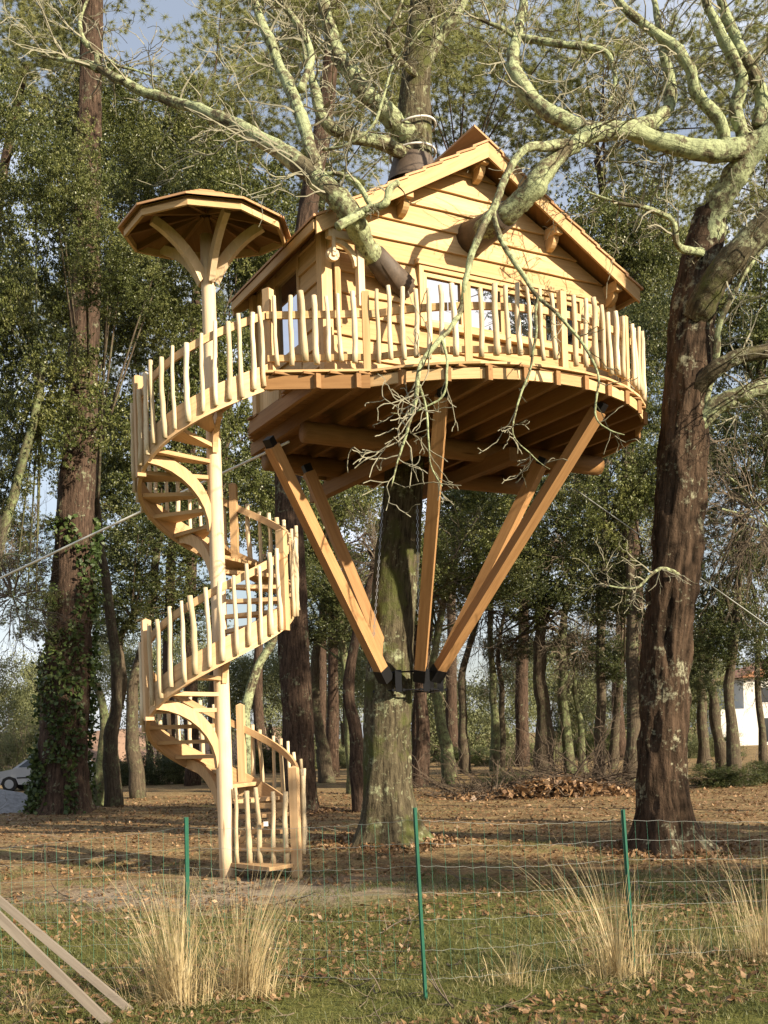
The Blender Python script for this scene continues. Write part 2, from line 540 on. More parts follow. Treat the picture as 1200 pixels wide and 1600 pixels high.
newels = [-17, 84, 208, 335, 444, 568, 688]
th = -9
while th < THE - 4:
    if min(abs(th - q) for q in newels) > 4:
        stick(stair, pol(th, RS + .06, stz(th) - .10 + random.uniform(-.03, .03)), random.uniform(.94, 1.04))
    th += 9.6 + random.uniform(-1, 1)
for th in newels:
    lo = -.17 if th > 0 else -.5
    zc = stz(th); c = pol(th, RS + .01, zc + (lo + 1.10) / 2)
    er = Vector((math.cos(R(th)), math.sin(R(th)), 0)); et = Vector((-er.y, er.x, 0))
    m_ = MB(); m_.box(c, er * .055, et * .05, (0, 0, (1.10 - lo) / 2))
    top = c + Vector((0, 0, (1.10 - lo) / 2))
    m_.add([top + er * .055 + et * .05, top - er * .055 + et * .05, top - er * .055 - et * .05, top + er * .055 - et * .05, top + Vector((0, 0, .03))],
           [(0, 1, 4), (1, 2, 4), (2, 3, 4), (3, 0, 4)])
    m_.build('newel_post', 'stairwood', stair)
# curved braces from the pole up to the stringer
for th, bs in ((130, 1), (220, 1), (300, .42), (490, 1), (580, 1), (650, .42)):
    er = Vector((math.cos(R(th)), math.sin(R(th)), 0)); et = Vector((-er.y, er.x, 0))
    z1 = stz(th) - .1; z0 = z1 - .72 * bs
    up, lo = [], []
    for i in range(9):
        t = i / 8; a = t * math.pi / 2
        r = .09 + (RS - .11) * bs * (1 - math.cos(a)); z = z0 + (z1 - z0) * math.sin(a)
        lo.append(AX + er * (r + .03) + Vector((0, 0, z - .06 * (1 - t) - .04)))
        up.append(AX + er * max(.08, r - .03) + Vector((0, 0, z + .08)))
    m_ = MB()
    for i in range(8):
        m_.prism([lo[i] - et * .035, lo[i + 1] - et * .035, up[i + 1] - et * .035, up[i] - et * .035], et * .07)
    m_.build('brace', 'stairwood', stair)
# gate at the foot
g0, g1 = pol(-17, .13, 0), pol(-17, RS - .08, 0)
gate = MB().bar(g0 + Vector((0, 0, .95)), g1 + Vector((0, 0, .95)), .03, .07).bar(g0 + Vector((0, 0, .42)), g1 + Vector((0, 0, .42)), .03, .07) \
    .bar(g0 + Vector((0, 0, .45)), g1 + Vector((0, 0, .92)), .028, .06).build('gate', 'stairwood', stair)
for t in (.06, .28, .5, .74, .96):
    p = g0.lerp(g1, t) + Vector((-.02, -.05, .2))
    stick(gate, p, random.uniform(.92, 1.0), fat=1.1)
for z in (.42, .95):
    m_ = MB().box(pol(-17, .115, z), (.03, 0, 0), (0, .012, 0), (0, 0, .03)); m_.build('hinge', 'black_steel', gate)
MB().box(g0.lerp(g1, .62) + Vector((-.02, -.1, .72)), (.03, 0, 0), (0, .004, 0), (0, 0, .03)).build('notice', 'whiteplastic', gate)
# canopy over the stair
can = empty('canopy', AX + Vector((0, 0, 8.3))); can.parent = stair; can.location = (0, 0, 8.3)
NC = 10
cang = [231 + 36 * i for i in range(NC)]
RC, ZE, ZA = 1.06, 8.46, 8.94
apex = AX + Vector((0, -.15, ZA))
def cpt(th, r, z):
    p = pol(th, r, z)
    if p.y > AX.y: p.y = AX.y + (p.y - AX.y) * .5
    return p
for i in range(NC):
    a, b = cang[i], cang[(i + 1) % NC]
    p, q = cpt(a, RC, ZE), cpt(b, RC, ZE)
    m_ = MB()
    dn = Vector((0, 0, -.11))
    inn = (AX - (p + q) / 2); inn.z = 0; inn.normalize()
    m_.prism([p, q, q + dn, p + dn], inn * .035); m_.build('fascia_board', 'larch', can)
    m_ = MB(); m_.prism([p + Vector((0, 0, -.035)), q + Vector((0, 0, -.035)), apex + Vector((0, 0, -.06))], (0, 0, .03)); m_.build('soffit_panel', 'shadewood', can)
    for c in range(4):      # four overlapping courses a side
        f0, f1 = c / 4, (c + 1.15) / 4
        f1 = min(f1, .995)
        ex = 1.07
        lift = Vector((0, 0, .035)); l2 = Vector((0, 0, .012))
        P0 = apex.lerp(cpt(a, RC * ex, ZE - .045), 1 - f0); Q0 = apex.lerp(cpt(b, RC * ex, ZE - .045), 1 - f0)
        P1 = apex.lerp(cpt(a, RC * ex, ZE - .045), 1 - f1); Q1 = apex.lerp(cpt(b, RC * ex, ZE - .045), 1 - f1)
        m_ = MB(); m_.prism([P0 + lift, Q0 + lift, Q1 + l2, P1 + l2], (0, 0, .026)); m_.build('roof_board', 'shingle', can)
    m_ = MB(); m_.bar(cpt(a, .1, ZA - .2), cpt(a, RC - .04, ZE - .05), .05, .09); m_.build('rafter', 'shadewood', can)
for th in (150, 218, 298, 345):
    er = Vector((math.cos(R(th)), math.sin(R(th)), 0)); et = Vector((-er.y, er.x, 0))
    up, lo = [], []
    for i in range(8):
        a = i / 7 * math.pi / 2
        t_ = i / 7; r = .07 + .72 * (.5 * (1 - math.cos(a)) + .5 * t_); z = 7.86 + .60 * (.5 * math.sin(a) + .5 * t_)
        lo.append(AX + er * (r + .06 * math.cos(a) + .01) + Vector((0, 0, z - .06)))
        up.append(AX + er * (r - .03) + Vector((0, 0, z + .05)))
    m_ = MB()
    for i in range(7):
        m_.prism([lo[i] - et * .035, lo[i + 1] - et * .035, up[i + 1] - et * .035, up[i] - et * .035], et * .08)
    m_.build('brace', 'pole', can)

# ------------------------------------------------------------------ treehouse
KC = Vector((0.95, 16.52, 0)); RD = 2.95; ZD = 6.40
THG = R(29)
U = Vector((math.cos(THG), math.sin(THG), 0)); N = Vector((math.sin(THG), -math.cos(THG), 0))
C = Vector((1.42, 15.4, 0)); HW, LH = 2.40, 2.35
ZR, SL = 10.03, .588
TRUNK = Vector((.30, 17.2, 0))
th_ = empty('treehouse', (TRUNK.x, TRUNK.y, 2.6), 'larch treehouse cabin on a round railed deck held by slanting struts round an oak', 'treehouse')


def hp(s, t, z): return C + U * s - N * t + Vector((0, 0, z))


def kc(a, r, z): return KC + Vector((math.cos(R(a)) * r, math.sin(R(a)) * r, z))


land = [Vector((-1.48, 13.62, 0)), Vector((-.1, 13.72, 0)), Vector((.2, 15.2, 0)), Vector((-1.9, 15.5, 0)), Vector((-1.32, 14.75, 0))]


def in_deck(p):
    if (p - KC).length < RD: return True
    ins = False; n = len(land)
    for i in range(n):
        a, b = land[i], land[(i + 1) % n]
        if (a.y > p.y) != (b.y > p.y) and p.x < (b.x - a.x) * (p.y - a.y) / (b.y - a.y) + a.x: ins = not ins
    return ins and (Vector((p.x, p.y, 0)) - Vector((AX.x, AX.y, 0))).length > RS - .05


off = -3.3
while off < 3.3:      # deck boards run parallel to the gable
    ok = [x for x in np.arange(-4.6, 4, .03) if in_deck(KC - N * off + U * x)]
    if len(ok) > 5:
        a, b = KC - N * off + U * min(ok), KC - N * off + U * max(ok)
        z = Vector((0, 0, ZD - .014))
        MB().bar(a + z, b + z, .138, .028).build('deck_board', 'shadewood', th_)
    off += .145
off = -2.9
while off < 3.0:      # joists run at right angles to them
    ok = [x for x in np.arange(-4, 4, .03) if in_deck(KC + U * off + N * x)]
    if len(ok) > 10:
        a, b = KC + U * off + N * (min(ok) - .05), KC + U * off + N * (max(ok) + .06)
        z = Vector((0, 0, ZD - .12))
        MB().bar(a + z, b + z, .065, .18).build('joist', 'shadewood', th_)
    off += .46
for a in np.arange(-160, 200, 9.5):     # fascia and rim segments
    if 172 < (a % 360) < 246: continue
    p, q = kc(a, RD - .015, ZD - .105), kc(a + 9.5, RD - .015, ZD - .105)
    MB().bar(p, q, .03, .135).build('fascia_board', 'larch', th_)
    i0, i1, o0, o1 = kc(a, RD - .12, ZD), kc(a + 9.5, RD - .12, ZD), kc(a, RD + .045, ZD), kc(a + 9.5, RD + .045, ZD)
    MB().prism([i0, o0, o1, i1], (0, 0, .03)).build('rim_board', 'larch', th_)
e0, e1 = Vector((-1.45, 13.66, ZD)), Vector((-.12, 13.74, ZD))
MB().bar(e0 + Vector((0, 0, -.12)), e1 + Vector((0, 0, -.12)), .035, .17).build('fascia_board', 'shadewood', th_)
MB().bar(e0 + Vector((0, .03, .015)), e1 + Vector((0, .03, .015)), .15, .03).build('rim_board', 'larch', th_)
# round log beams under the joists
for tt, zz, ex in ((.95, 6.06, 2.62), (-.85, 6.10, 2.45)):
    c = Vector((TRUNK.x + .45, TRUNK.y, zz)) + N * tt
    pts = [c + U * x for x in np.linspace(-ex, ex, 10)]
    MB().tube(pts, .15, 18).build('log_beam', 'shadewood', th_, True)
for ss in (-.75, .8):
    c = Vector((TRUNK.x, TRUNK.y, 5.86)) + U * ss
    MB().bar(c + N * 1.9, c - N * 1.7, .14, .2).build('cross_beam', 'shadewood', th_)
# struts
ZC = 2.72
strs = [((-1.49, 14.75, 5.78), (-.08, 16.72)), ((.79, 13.95, 6.14), (.47, 16.72)), ((2.94, 14.7, 6.1), (.72, 16.9)),
        ((-1.12, 16.5, 5.84), (.06, 17.0)), ((2.4, 16.6, 5.85), (.75, 17.2))]
for tp, bt in strs:
    a, b = Vector((bt[0], bt[1], ZC)), Vector(tp); d = (b - a).normalized()
    st = MB().bar(a + d * .06, b, .165, .165, up=(d.cross(Vector((0, 0, 1)))).cross(d) + Vector((.2, 0, 0))).build('strut', 'strutwood', th_)
    m_ = MB(); m_.bar(a - d * .08, a + d * .14, .185, .185, up=(d.cross(Vector((0, 0, 1)))).cross(d) + Vector((.2, 0, 0)))
    m_.build('steel_shoe', 'black_steel', st)
    MB().bar(b - d * .02, b + d * .12, .12, .12).build('steel_bracket', 'black_steel', st)
col = MB()
for z in (ZC - .22, ZC + .06):
    n = 28
    pts = [TRUNK + Vector((math.cos(i / n * 6.2832) * .47, math.sin(i / n * 6.2832) * .47, z)) for i in range(n + 1)]
    col.tube(pts, .014, 6, False)
for i in range(7):
    a = R(-160 + i * 51); c = TRUNK + Vector((math.cos(a) * .5, math.sin(a) * .5, ZC - .08))
    col.box(c, (.05, 0, 0), (0, .05, 0), (0, 0, .17))
    for k in (-1, 1):
        col.tube([c + Vector((k * .08, -.06, -.14)), c + Vector((k * .08, .06, -.14))], .022, 8)
col.build('support_collar', 'black_steel', th_)
for px0, px1 in ((598, 580), (652, 655)):
    ch = MB(); a = at(px0, 790, 16.75); b = at(px1, 1050, 16.7)
    n = 46
    for i in range(n):
        c0 = a.lerp(b, i / n); c1 = a.lerp(b, (i + .9) / n); sd = Vector((.012, 0, 0)) if i % 2 else Vector((0, .012, 0))
        ch.tube([c0 + sd, c1 + sd], .005, 4); ch.tube([c0 - sd, c1 - sd], .005, 4)
    ch.build('chain', 'chain', th_)

# deck railing
rail_path = [(Vector((-1.42, 13.70, 0)), None)]
path = []
n = 8
for i in range(n): path.append(Vector((-1.40, 13.68, 0)).lerp(Vector((-.10, 13.74, 0)), i / n))
for a in np.arange(250, 405, 1.0): path.append(kc(a, RD - .01, 0))
cum = [0]
for i in range(1, len(path)): cum.append(cum[-1] + (path[i] - path[i - 1]).length)


def on_path(s):
    i = max(0, min(len(path) - 2, int(np.searchsorted(cum, s)) - 1)); t = (s - cum[i]) / max(1e-6, cum[i + 1] - cum[i])
    p = path[i].lerp(path[i + 1], t); d = (path[i + 1] - path[i]).normalized(); return p, d


TOT = cum[-1]
random.seed(21)
s = .12; k = 0
while s < TOT:
    p, d = on_path(s); outw = Vector((d.y, -d.x, 0))
    if k % 8 == 7:
        m_ = MB(); c = p + Vector((0, 0, ZD + .52)) - outw * .02
        m_.box(c, d * .045, outw * .045, (0, 0, .5)); m_.build('rail_post', 'larch', th_)
    else:
        stick(th_, p + outw * .035 + Vector((0, 0, ZD + .11 + random.uniform(-.03, .03))), random.uniform(.82, .92), fat=1.05)
    s += .165 + random.uniform(-.015, .015); k += 1
for z0, z1 in ((.70, .79), (.16, .24)):
    nseg = 12
    for i in range(nseg):
        m_ = MB(); vs, gs = [], []
        for j in range(7):
            s_ = TOT * (i + j / 6 * .985) / nseg; p, d = on_path(s_); outw = Vector((d.y, -d.x, 0))
            for o_, z in ((-.05, z0), (-.01, z0), (-.01, z1), (-.05, z1)):
                vs.append(p + outw * o_ + Vector((0, 0, ZD + z))); gs.append((s_ * .06, z, o_))
        fs = [(0, 3, 2, 1), (24, 25, 26, 27)]
        for j in range(6):
            for q in range(4): fs.append((j * 4 + q, j * 4 + (q + 1) % 4, j * 4 + 4 + (q + 1) % 4, j * 4 + 4 + q))
        m_.add(vs, fs, gs); m_.build('top_rail' if z0 > .5 else 'bottom_rail', 'larch', th_)

# cabin: gable boards, each lapped over the next
BH = .28
zk = ZD + .14
WL, WR, WZ0, WZ1 = -.99, 1.84, ZD + .14 + 3 * BH, ZD + .14 + 6 * BH


def hwid(z): return min(HW, (ZR - .20 - z) / SL)


def board_poly(s0, s1, z0, z1, tbase=0.0, name='siding_board'):
    """gable board between s0..s1, clipped by the roof line"""
    pts = []
    zs = [z0, z1]
    zsh = ZR - .20 - SL * HW
    if z0 < zsh < z1: zs = [z0, zsh, z1]
    right = [(min(s1, hwid(z)), z) for z in zs]; left = [(max(s0, -hwid(z)), z) for z in zs][::-1]
    pl = right + left
    out = []
    for p in pl:
        if not out or (abs(out[-1][0] - p[0]) + abs(out[-1][1] - p[1])) > 1e-4: out.append(p)
    if len(out) < 3 or right[0][0] - left[-1][0] < .02: return
    m_ = MB()
    tf = lambda z: tbase - .008 - .042 * (z1 - z) / (z1 - z0)
    if not s1 < s0 + .3 and name == 'siding_board':
        i0 = next((i for i, p in enumerate(out) if abs(p[1] - z0) < 1e-6 and p[0] < (right[0][0] + left[-1][0]) / 2), None)
        if i0 is not None and i0 == len(out) - 1:
            a0, a1 = out[-1][0], out[0][0]; nn_ = max(2, int((a1 - a0) / .14))
            out = out + [(a0 + (a1 - a0) * j / nn_, z0 + .016 * noise.noise(Vector((a0 + (a1 - a0) * j / nn_ * 1.6, z0 * 9, 0))) ) for j in range(1, nn_)]
    out = [(a, z + (.03 if abs(z - z1) < 1e-6 and z1 < ZR - .35 and abs(hwid(z1) - HW) < 1e-6 else 0)) for a, z in out]
    fr = [hp(a, tf(z), z) for a, z in out]; bk = [hp(a, tbase + .03, z) for a, z in out]; n = len(out)
    seed = z0 * 7.3
    gs = [(a * .06 + seed, z, 0) for a, z in out] + [(a * .06 + seed, z, .03) for a, z in out]
    m_.add(fr + bk, [tuple(range(n)), tuple(range(n, 2 * n))[::-1]] + [(i, n + i, n + (i + 1) % n, (i + 1) % n) for i in range(n)], gs)
    m_.build(name, 'larch', th_)


board_poly(-HW, HW, ZD + .015, ZD + .136)
k = 0
while zk < ZR - .25:
    z1 = min(zk + BH, ZR - .21)
    if 3 <= k < 6:
        board_poly(-HW, WL, zk, z1 - .004); board_poly(WR, HW, zk, z1 - .004)
    else:
        board_poly(-HW, HW, zk, z1 - .004)
    zk += BH; k += 1
# left wall: boards, glazed door, vertical planks; right and back walls
def wall_board(a, b, z0, z1, outw):
    m_ = MB(); o1, o0 = outw * .010, outw * .046
    vs = [a + o0 + Vector((0, 0, z0)), b + o0 + Vector((0, 0, z0)), b + o1 + Vector((0, 0, z1)), a + o1 + Vector((0, 0, z1))]
    vs += [a - outw * .03 + Vector((0, 0, z0)), b - outw * .03 + Vector((0, 0, z0)), b - outw * .03 + Vector((0, 0, z1)), a - outw * .03 + Vector((0, 0, z1))]
    L = (b - a).length
    gs = [(x * L * .06, z, z0 * 7) for x, z in ((0, z0), (1, z0), (1, z1), (0, z1))] * 2
    m_.add(vs, [(0, 1, 2, 3), (7, 6, 5, 4), (0, 4, 5, 1), (1, 5, 6, 2), (2, 6, 7, 3), (3, 7, 4, 0)], gs)
    m_.build('siding_board', 'larch', th_)


ZW = ZR - .2 - SL * HW
z = ZD + .02
while z < ZW:
    z1 = min(z + BH, ZW + .05)
    wall_board(hp(-HW, .07, 0), hp(-HW, .72, 0), z, z1 - .004, -U)
    wall_board(hp(HW, .07, 0), hp(HW, LH, 0), z, z1 - .004, U)
    wall_board(hp(-HW, LH, 0), hp(HW, LH, 0), z, z1 - .004, -N)
    z += BH
z = ZW
while z < ZR - .3:
    z1 = min(z + BH, ZR - .25); hw = (ZR - .22 - (z + z1) / 2) / SL
    wall_board(hp(-hw, LH, 0), hp(hw, LH, 0), z, z1 - .004, -N); z += BH
t = 1.62
while t < LH - .16:
    a, b = hp(-HW, t, 0), hp(-HW, t + .17, 0)
    m_ = MB(); m_.box((a + b) / 2 + Vector((0, 0, (ZD + ZW) / 2)), N * .084, U * .02, (0, 0, (ZW - ZD) / 2)); m_.build('wall_plank', 'larch', th_)
    t += .174
door = MB()
for tt in (.76, 1.56): door.box(hp(-HW, tt, (ZD + ZW) / 2), N * .04, U * .035, (0, 0, (ZW - ZD) / 2))
for zz in (ZD + .08, ZD + .75, ZW - .08): door.box(hp(-HW, 1.16, zz), N * .36, U * .03, (0, 0, .06))
dr = door.build('door', 'larch', th_)
MB().box(hp(-HW + .02, 1.16, (ZD + .75 + ZW) / 2), N * .36, U * .006, (0, 0, (ZW - ZD - .75) / 2 - .05)).build('pane', 'glass', dr)
MB().box(hp(-HW + .02, 1.16, ZD + .41), N * .36, U * .008, (0, 0, .29)).build('door_panel', 'larch', dr)
for s_, t_ in ((-HW, 0), (HW, 0), (-HW, LH), (HW, LH)):
    MB().box(hp(s_, t_, (ZD + ZW) / 2 + .01), U * .075, N * .075, (0, 0, (ZW - ZD) / 2)).build('corner_post', 'larch', th_)
# window: two casements of two lights
win = MB()
for s_ in (WL + .03, WR - .03): win.box(hp(s_, -.035, (WZ0 + WZ1) / 2), U * .035, N * .05, (0, 0, (WZ1 - WZ0) / 2))
win.box(hp((WL + WR) / 2, -.035, WZ1 - .03), U * ((WR - WL) / 2 - .066), N * .05, (0, 0, .03))
win.box(hp((WL + WR) / 2, -.05, WZ0 + .03), U * ((WR - WL) / 2 - .066), N * .07, (0, 0, .035))
wn = win.build('window', 'larch', th_)
MB().box(hp((WL + WR) / 2, -.06, WZ1 + .035), U * ((WR - WL) / 2 + .06), N * .05, (0, 0, .03)).build('window_head', 'larch', wn)
inner0, inner1 = WL + .07, WR - .07
nl = 4; wl = (inner1 - inner0) / nl
for i in range(nl):
    a, b = inner0 + i * wl, inner0 + (i + 1) * wl
    m_ = MB(); zc, zh = (WZ0 + WZ1) / 2, (WZ1 - WZ0) / 2 - .07
    for s_ in (a + .032, b - .032): m_.box(hp(s_, -.02, zc), U * .03, N * .028, (0, 0, zh))
    for z in (zc - zh + .03, zc + zh - .03): m_.box(hp((a + b) / 2, -.021, z), U * (wl / 2 - .064), N * .026, (0, 0, .03))
    m_.build('casement', 'larch', wn)
    MB().box(hp((a + b) / 2, -.005, zc), U * (wl / 2 - .05), N * .004, (0, 0, zh - .05)).build('pane', 'glass', wn)
# window bench seen between the balusters
MB().box(hp(-.1, -.35, ZD + .14), U * .5, N * .14, (0, 0, .03)).box(hp(-.5, -.35, ZD + .06), U * .03, N * .12, (0, 0, .05)).box(hp(.3, -.35, ZD + .06), U * .03, N * .12, (0, 0, .05)).build('step_board', 'larch', th_)


def zr(s): return ZR - SL * abs(s)


OV = .36
for s_ in (0, -1.25, 1.25, -2.34, 2.34):
    zc = zr(s_) - .24
    pu = MB().bar(hp(s_, -OV + .03, zc), hp(s_, LH + .15, zc), .11, .15).build('purlin', 'larch', th_)
    poly = []
    for i in range(7):
        a = i / 6 * math.pi / 2
        poly.append(hp(s_ - .045, -.05 - .20 * math.cos(a), zc - .075 - .17 * math.sin(a)))
    poly.append(hp(s_ - .045, -.03, zc - .245)); poly.append(hp(s_ - .045, -.03, zc - .075))
    MB().prism(poly, U * .09).build('corbel', 'larch', pu)
SE = 2.68
for sg in (-1, 1):
    # sheathing seen from below
    t0, t1 = -OV + .005, LH + .2
    a, b, c, d = hp(0, t0, ZR - .135), hp(0, t1, ZR - .135), hp(sg * SE, t1, zr(SE) - .135), hp(sg * SE, t0, zr(SE) - .135)
    MB().prism([a, b, c, d], (0, 0, .05)).build('roof_sheathing', 'shadewood', th_)
    MB().prism([hp(sg * .0, -OV, ZR - .06), hp(sg * SE, -OV, zr(SE) - .06), hp(sg * SE, -OV, zr(SE) - .27), hp(0, -OV, ZR - .27)], N * .035).build('barge_board', 'larch', th_)
    MB().prism([hp(sg * .0, LH + .2, ZR - .06), hp(sg * SE, LH + .2, zr(SE) - .06), hp(sg * SE, LH + .2, zr(SE) - .27), hp(0, LH + .2, ZR - .27)], -N * .035).build('barge_board', 'larch', th_)
    MB().box(hp(sg * (SE + .012), (t0 + t1) / 2, zr(SE) - .14), U * .015, N * (t1 - t0) * .5, (0, 0, .06)).build('eave_fascia', 'larch', th_)
    nb = 10
    for i in range(nb):
        f0 = SE + .05 - i * (SE + .05) / nb; f1 = f0 - (SE + .05) / nb * 1.2
        if i == nb - 1: f1 = -.24 if sg > 0 else .0
        lo0, hi0 = ZR - SL * f0 - .045, ZR - SL * f1 - .078
        m_ = MB()
        m_.prism([hp(sg * f0, -OV - .06, lo0), hp(sg * f0, LH + .24, lo0), hp(sg * f1, LH + .24, hi0 + (.02 if i == nb - 1 else 0)), hp(sg * f1, -OV - .06, hi0 + (.02 if i == nb - 1 else 0))], (0, 0, .03))
        m_.build('roof_board', 'shingle', th_)
# pulley bracket at the near corner
bk = MB()
yb = -.3
bk.box(hp(-2.2, yb, ZW - .16), U * .29, N * .05, (0, 0, .05))
bk.box(hp(-2.03, yb, ZW - .62), U * .045, N * .045, (0, 0, .41))
pb = bk.build('pulley_bracket', 'pole', th_)
m_ = MB()
for i in range(7):
    def arc(a, r): return hp(-2.08 - .30 + .30 * math.sin(a) * 1.0 + (r - .30) * math.sin(a), yb - .02, ZW - .52 + r * math.cos(a) * .95)
    a0, a1 = i / 7 * math.pi / 2, (i + 1) / 7 * math.pi / 2
    m_.prism([arc(a0, .27), arc(a1, .27), arc(a1, .34), arc(a0, .34)], -N * .06)
m_.build('curved_brace', 'pole', pb)
MB().tube([hp(-2.42, yb - .03, ZW - .42), hp(-2.42, yb + .03, ZW - .42)], .085, 20).build('pulley_wheel', 'pole', pb)
MB().box(hp(-2.42, yb - .045, ZW - .28), U * .022, N * .012, (0, 0, .17)).build('pulley_strap', 'pole', pb)
MB().box(hp(-2.26, -.1, ZW - .75), U * .04, N * .02, (0, 0, .5)).build('hanging_board', 'larch', th_)

# ------------------------------------------------------------------ trees: tools
def disp_tube(name, pts, rad, mat, parent, n=40, ring=.06, amp=.06, flare=0.0, fz=1.0, freq=7.0, seed=0.0, lobes=5):
    """big trunk: fine rings pushed in and out by ridged noise, root flare at the foot"""
    P, rr = smooth_path(pts, rad, 8)
    cumL = [0]
    for i in range(1, len(P)): cumL.append(cumL[-1] + (P[i] - P[i - 1]).length)
    T = cumL[-1]; m = max(12, int(T / ring)); Q, q = [], []
    for i in range(m + 1):
        s_ = T * i / m; j = max(0, min(len(P) - 2, int(np.searchsorted(cumL, s_)) - 1)); t = (s_ - cumL[j]) / max(1e-6, cumL[j + 1] - cumL[j])
        Q.append(P[j].lerp(P[j + 1], t)); q.append(rr[j] * (1 - t) + rr[j + 1] * t)
    mb = MB(); mb.tube(Q, q, n, True, .16, seed)
    V = mb.v
    for i in range(m + 1):
        for k in range(n):
            idx = i * n + k; v = Vector(V[idx]); d = v - Q[i]; r = d.length; d = d / max(r, 1e-6)
            a = 2 * math.pi * k / n
            nn = noise.noise(Vector((math.cos(a) * r * freq + seed, math.sin(a) * r * freq, T * i / m * freq * .22)))
            n2 = noise.noise(Vector((math.cos(a) * 1.3 + seed, math.sin(a) * 1.3, T * i / m * .6)))
            n3 = noise.noise(Vector((math.cos(a) * r * freq * 2.6, math.sin(a) * r * freq * 2.6 + seed, T * i / m * freq * .6)))
            e = amp * r * ((1 - abs(nn) * 2.4) * 1.0 + n3 * .7) + r * .12 * n2
            h = v.z - Q[0].z
            if flare: e += flare * math.exp(-h / fz) * (1 + .45 * math.sin(lobes * a + seed) + .25 * n2)
            V[idx] = tuple(v + d * e)
    return mb.build(name, mat, parent, True)


def grow(mb, p, d, L, r, depth, wig=.28, grav=0.0, nseg=5, spread=.75, kids=3, rmin=.0035):
    pts, rr = [p.copy()], [r]
    q = p.copy(); d = d.normalized()
    for i in range(nseg):
        d = (d + Vector((random.gauss(0, wig), random.gauss(0, wig), random.gauss(0, wig) + grav))).normalized()
        q = q + d * (L / nseg); pts.append(q.copy()); rr.append(max(rmin, r * (1 - .75 * (i + 1) / nseg)))
        if depth > 0 and random.random() < kids / nseg:
            ax = d.orthogonal().normalized(); ax.rotate(Matrix.Rotation(random.random() * 6.28, 3, d))
            grow(mb, q, (d + ax * random.uniform(.5, 1.2) * spread), L * random.uniform(.45, .75), max(rmin, r * .6), depth - 1, wig, grav, nseg, spread, kids, rmin)
    mb.tube(pts, rr, 5 if r > .02 else 3, False)


def limb(tree, pts, mat='limb_bark', rmin=.004, kids=2.6, twigs=14, tl=.9, tr=.016, tdepth=2, n=12, name='branch', grav=.0, tstart=.25, twmat='pale_twig', wob=.03, sub=9):
    """a limb through photograph points (px, py, depth, radius), with its own twigs"""
    W = [at(a, b, c) for a, b, c, r in pts]; rad = [r for *_, r in pts]
    P, rr = smooth_path(W, rad, sub)
    P = [p + Vector((noise.noise(p * 3.1), noise.noise(p * 3.1 + Vector((9, 0, 0))), noise.noise(p * 3.1 + Vector((0, 9, 0))))) * wob for p in P]
    mb = MB(); rr2 = [r * (1 + .16 * noise.noise(p * 5) + .10 * noise.noise(p * 13)) for r, p in zip(rr, P)]
    mb.tube(P, rr2, n, True)
    for i_ in range(len(P)):
        for k_ in range(n):
            v_ = Vector(mb.v[i_ * n + k_]); d_ = v_ - P[i_]; mb.v[i_ * n + k_] = tuple(P[i_] + d_ * (1 + .12 * noise.noise(v_ * 8) + .09 * noise.noise(v_ * 23)))
    o = mb.build(name, mat, tree, True)
    if twigs:
        tb = MB()
        for i in range(twigs):
            f = tstart + (1 - tstart) * (i + random.random()) / twigs
            j = min(len(P) - 2, int(f * (len(P) - 1))); d = (P[j + 1] - P[j]).normalized()
            ax = d.orthogonal().normalized(); ax.rotate(Matrix.Rotation(random.random() * 6.28, 3, d))
            grow(tb, P[j] , ax + d * .6 + Vector((0, 0, grav)), tl * random.uniform(.5, 1.2), min(tr, rr[j] * .6), tdepth, grav=grav * .12, rmin=rmin, kids=kids)
        e = tb.build('twigs', twmat, o, False); e['kind'] = 'stuff'
    return o


def gpt(px, d, py=1200):
    p = at(px, py, d); p.z = gz(p.x, p.y) - .12; return p


random.seed(77)
# ---- the host oak
t0 = empty('oak_tree', (TRUNK.x - .2, 17.2, gz(0, 17.2)), 'old mossy oak carrying the treehouse, its trunk rising through deck and roof', 'tree')
D0 = 17.2
bp = gpt(608, D0)
tp = [bp] + [at(*q, D0) for q in ((606, 1240), (605, 1160), (608, 1060), (618, 900), (632, 740), (640, 560), (644, 380), (647, 230), (650, 130), (660, 20), (668, -120), (690, -300))]
disp_tube('trunk', tp, [.41, .375, .355, .35, .335, .315, .30, .28, .27, .23, .19, .13, .05], 'oak_bark', t0, 48, .05, .055, .36, .32, 8, 3.0, 5)
# left limb out of the gable wall
L1 = limb(t0, [(640, 470, 15.6, .13), (614, 438, 14.75, .13), (575, 388, 14.15, .135), (548, 330, 13.72, .15), (500, 285, 13.7, .14), (430, 232, 14.0, .105), (345, 185, 14.5, .085), (250, 152, 15, .07), (185, 125, 15.1, .06), (150, 105, 15.2, .05), (110, 95, 15.3, .03), (60, 88, 15.4, .012)], twigs=26, tl=1.1, tstart=.3)
limb(t0, [(500, 288, 13.7, .085), (486, 235, 13.9, .085), (465, 165, 14.3, .082), (440, 110, 14.7, .075), (418, 55, 14.8, .07), (395, 0, 14.9, .06), (370, -80, 15, .03)], twigs=16, tl=1.2)
limb(t0, [(470, 140, 14.45, .05), (485, 95, 14.7, .045), (470, 45, 14.8, .05), (440, 5, 14.9, .04), (420, -40, 15, .02)], twigs=10)
limb(t0, [(152, 112, 15.2, .05), (152, 88, 15.2, .045), (130, 62, 15.2, .04), (124, 30, 15.2, .03), (135, 5, 15.2, .02), (150, -30, 15.3, .01)], twigs=8)
limb(t0, [(150, 85, 15.2, .022), (180, 100, 15.1, .02), (225, 115, 15.1, .014), (255, 120, 15.1, .007)], twigs=5)
limb(t0, [(550, 332, 13.7, .06), (575, 327, 13.6, .055), (600, 318, 13.55, .05), (608, 298, 13.55, .05), (622, 285, 13.6, .04)], twigs=3, tl=.4)
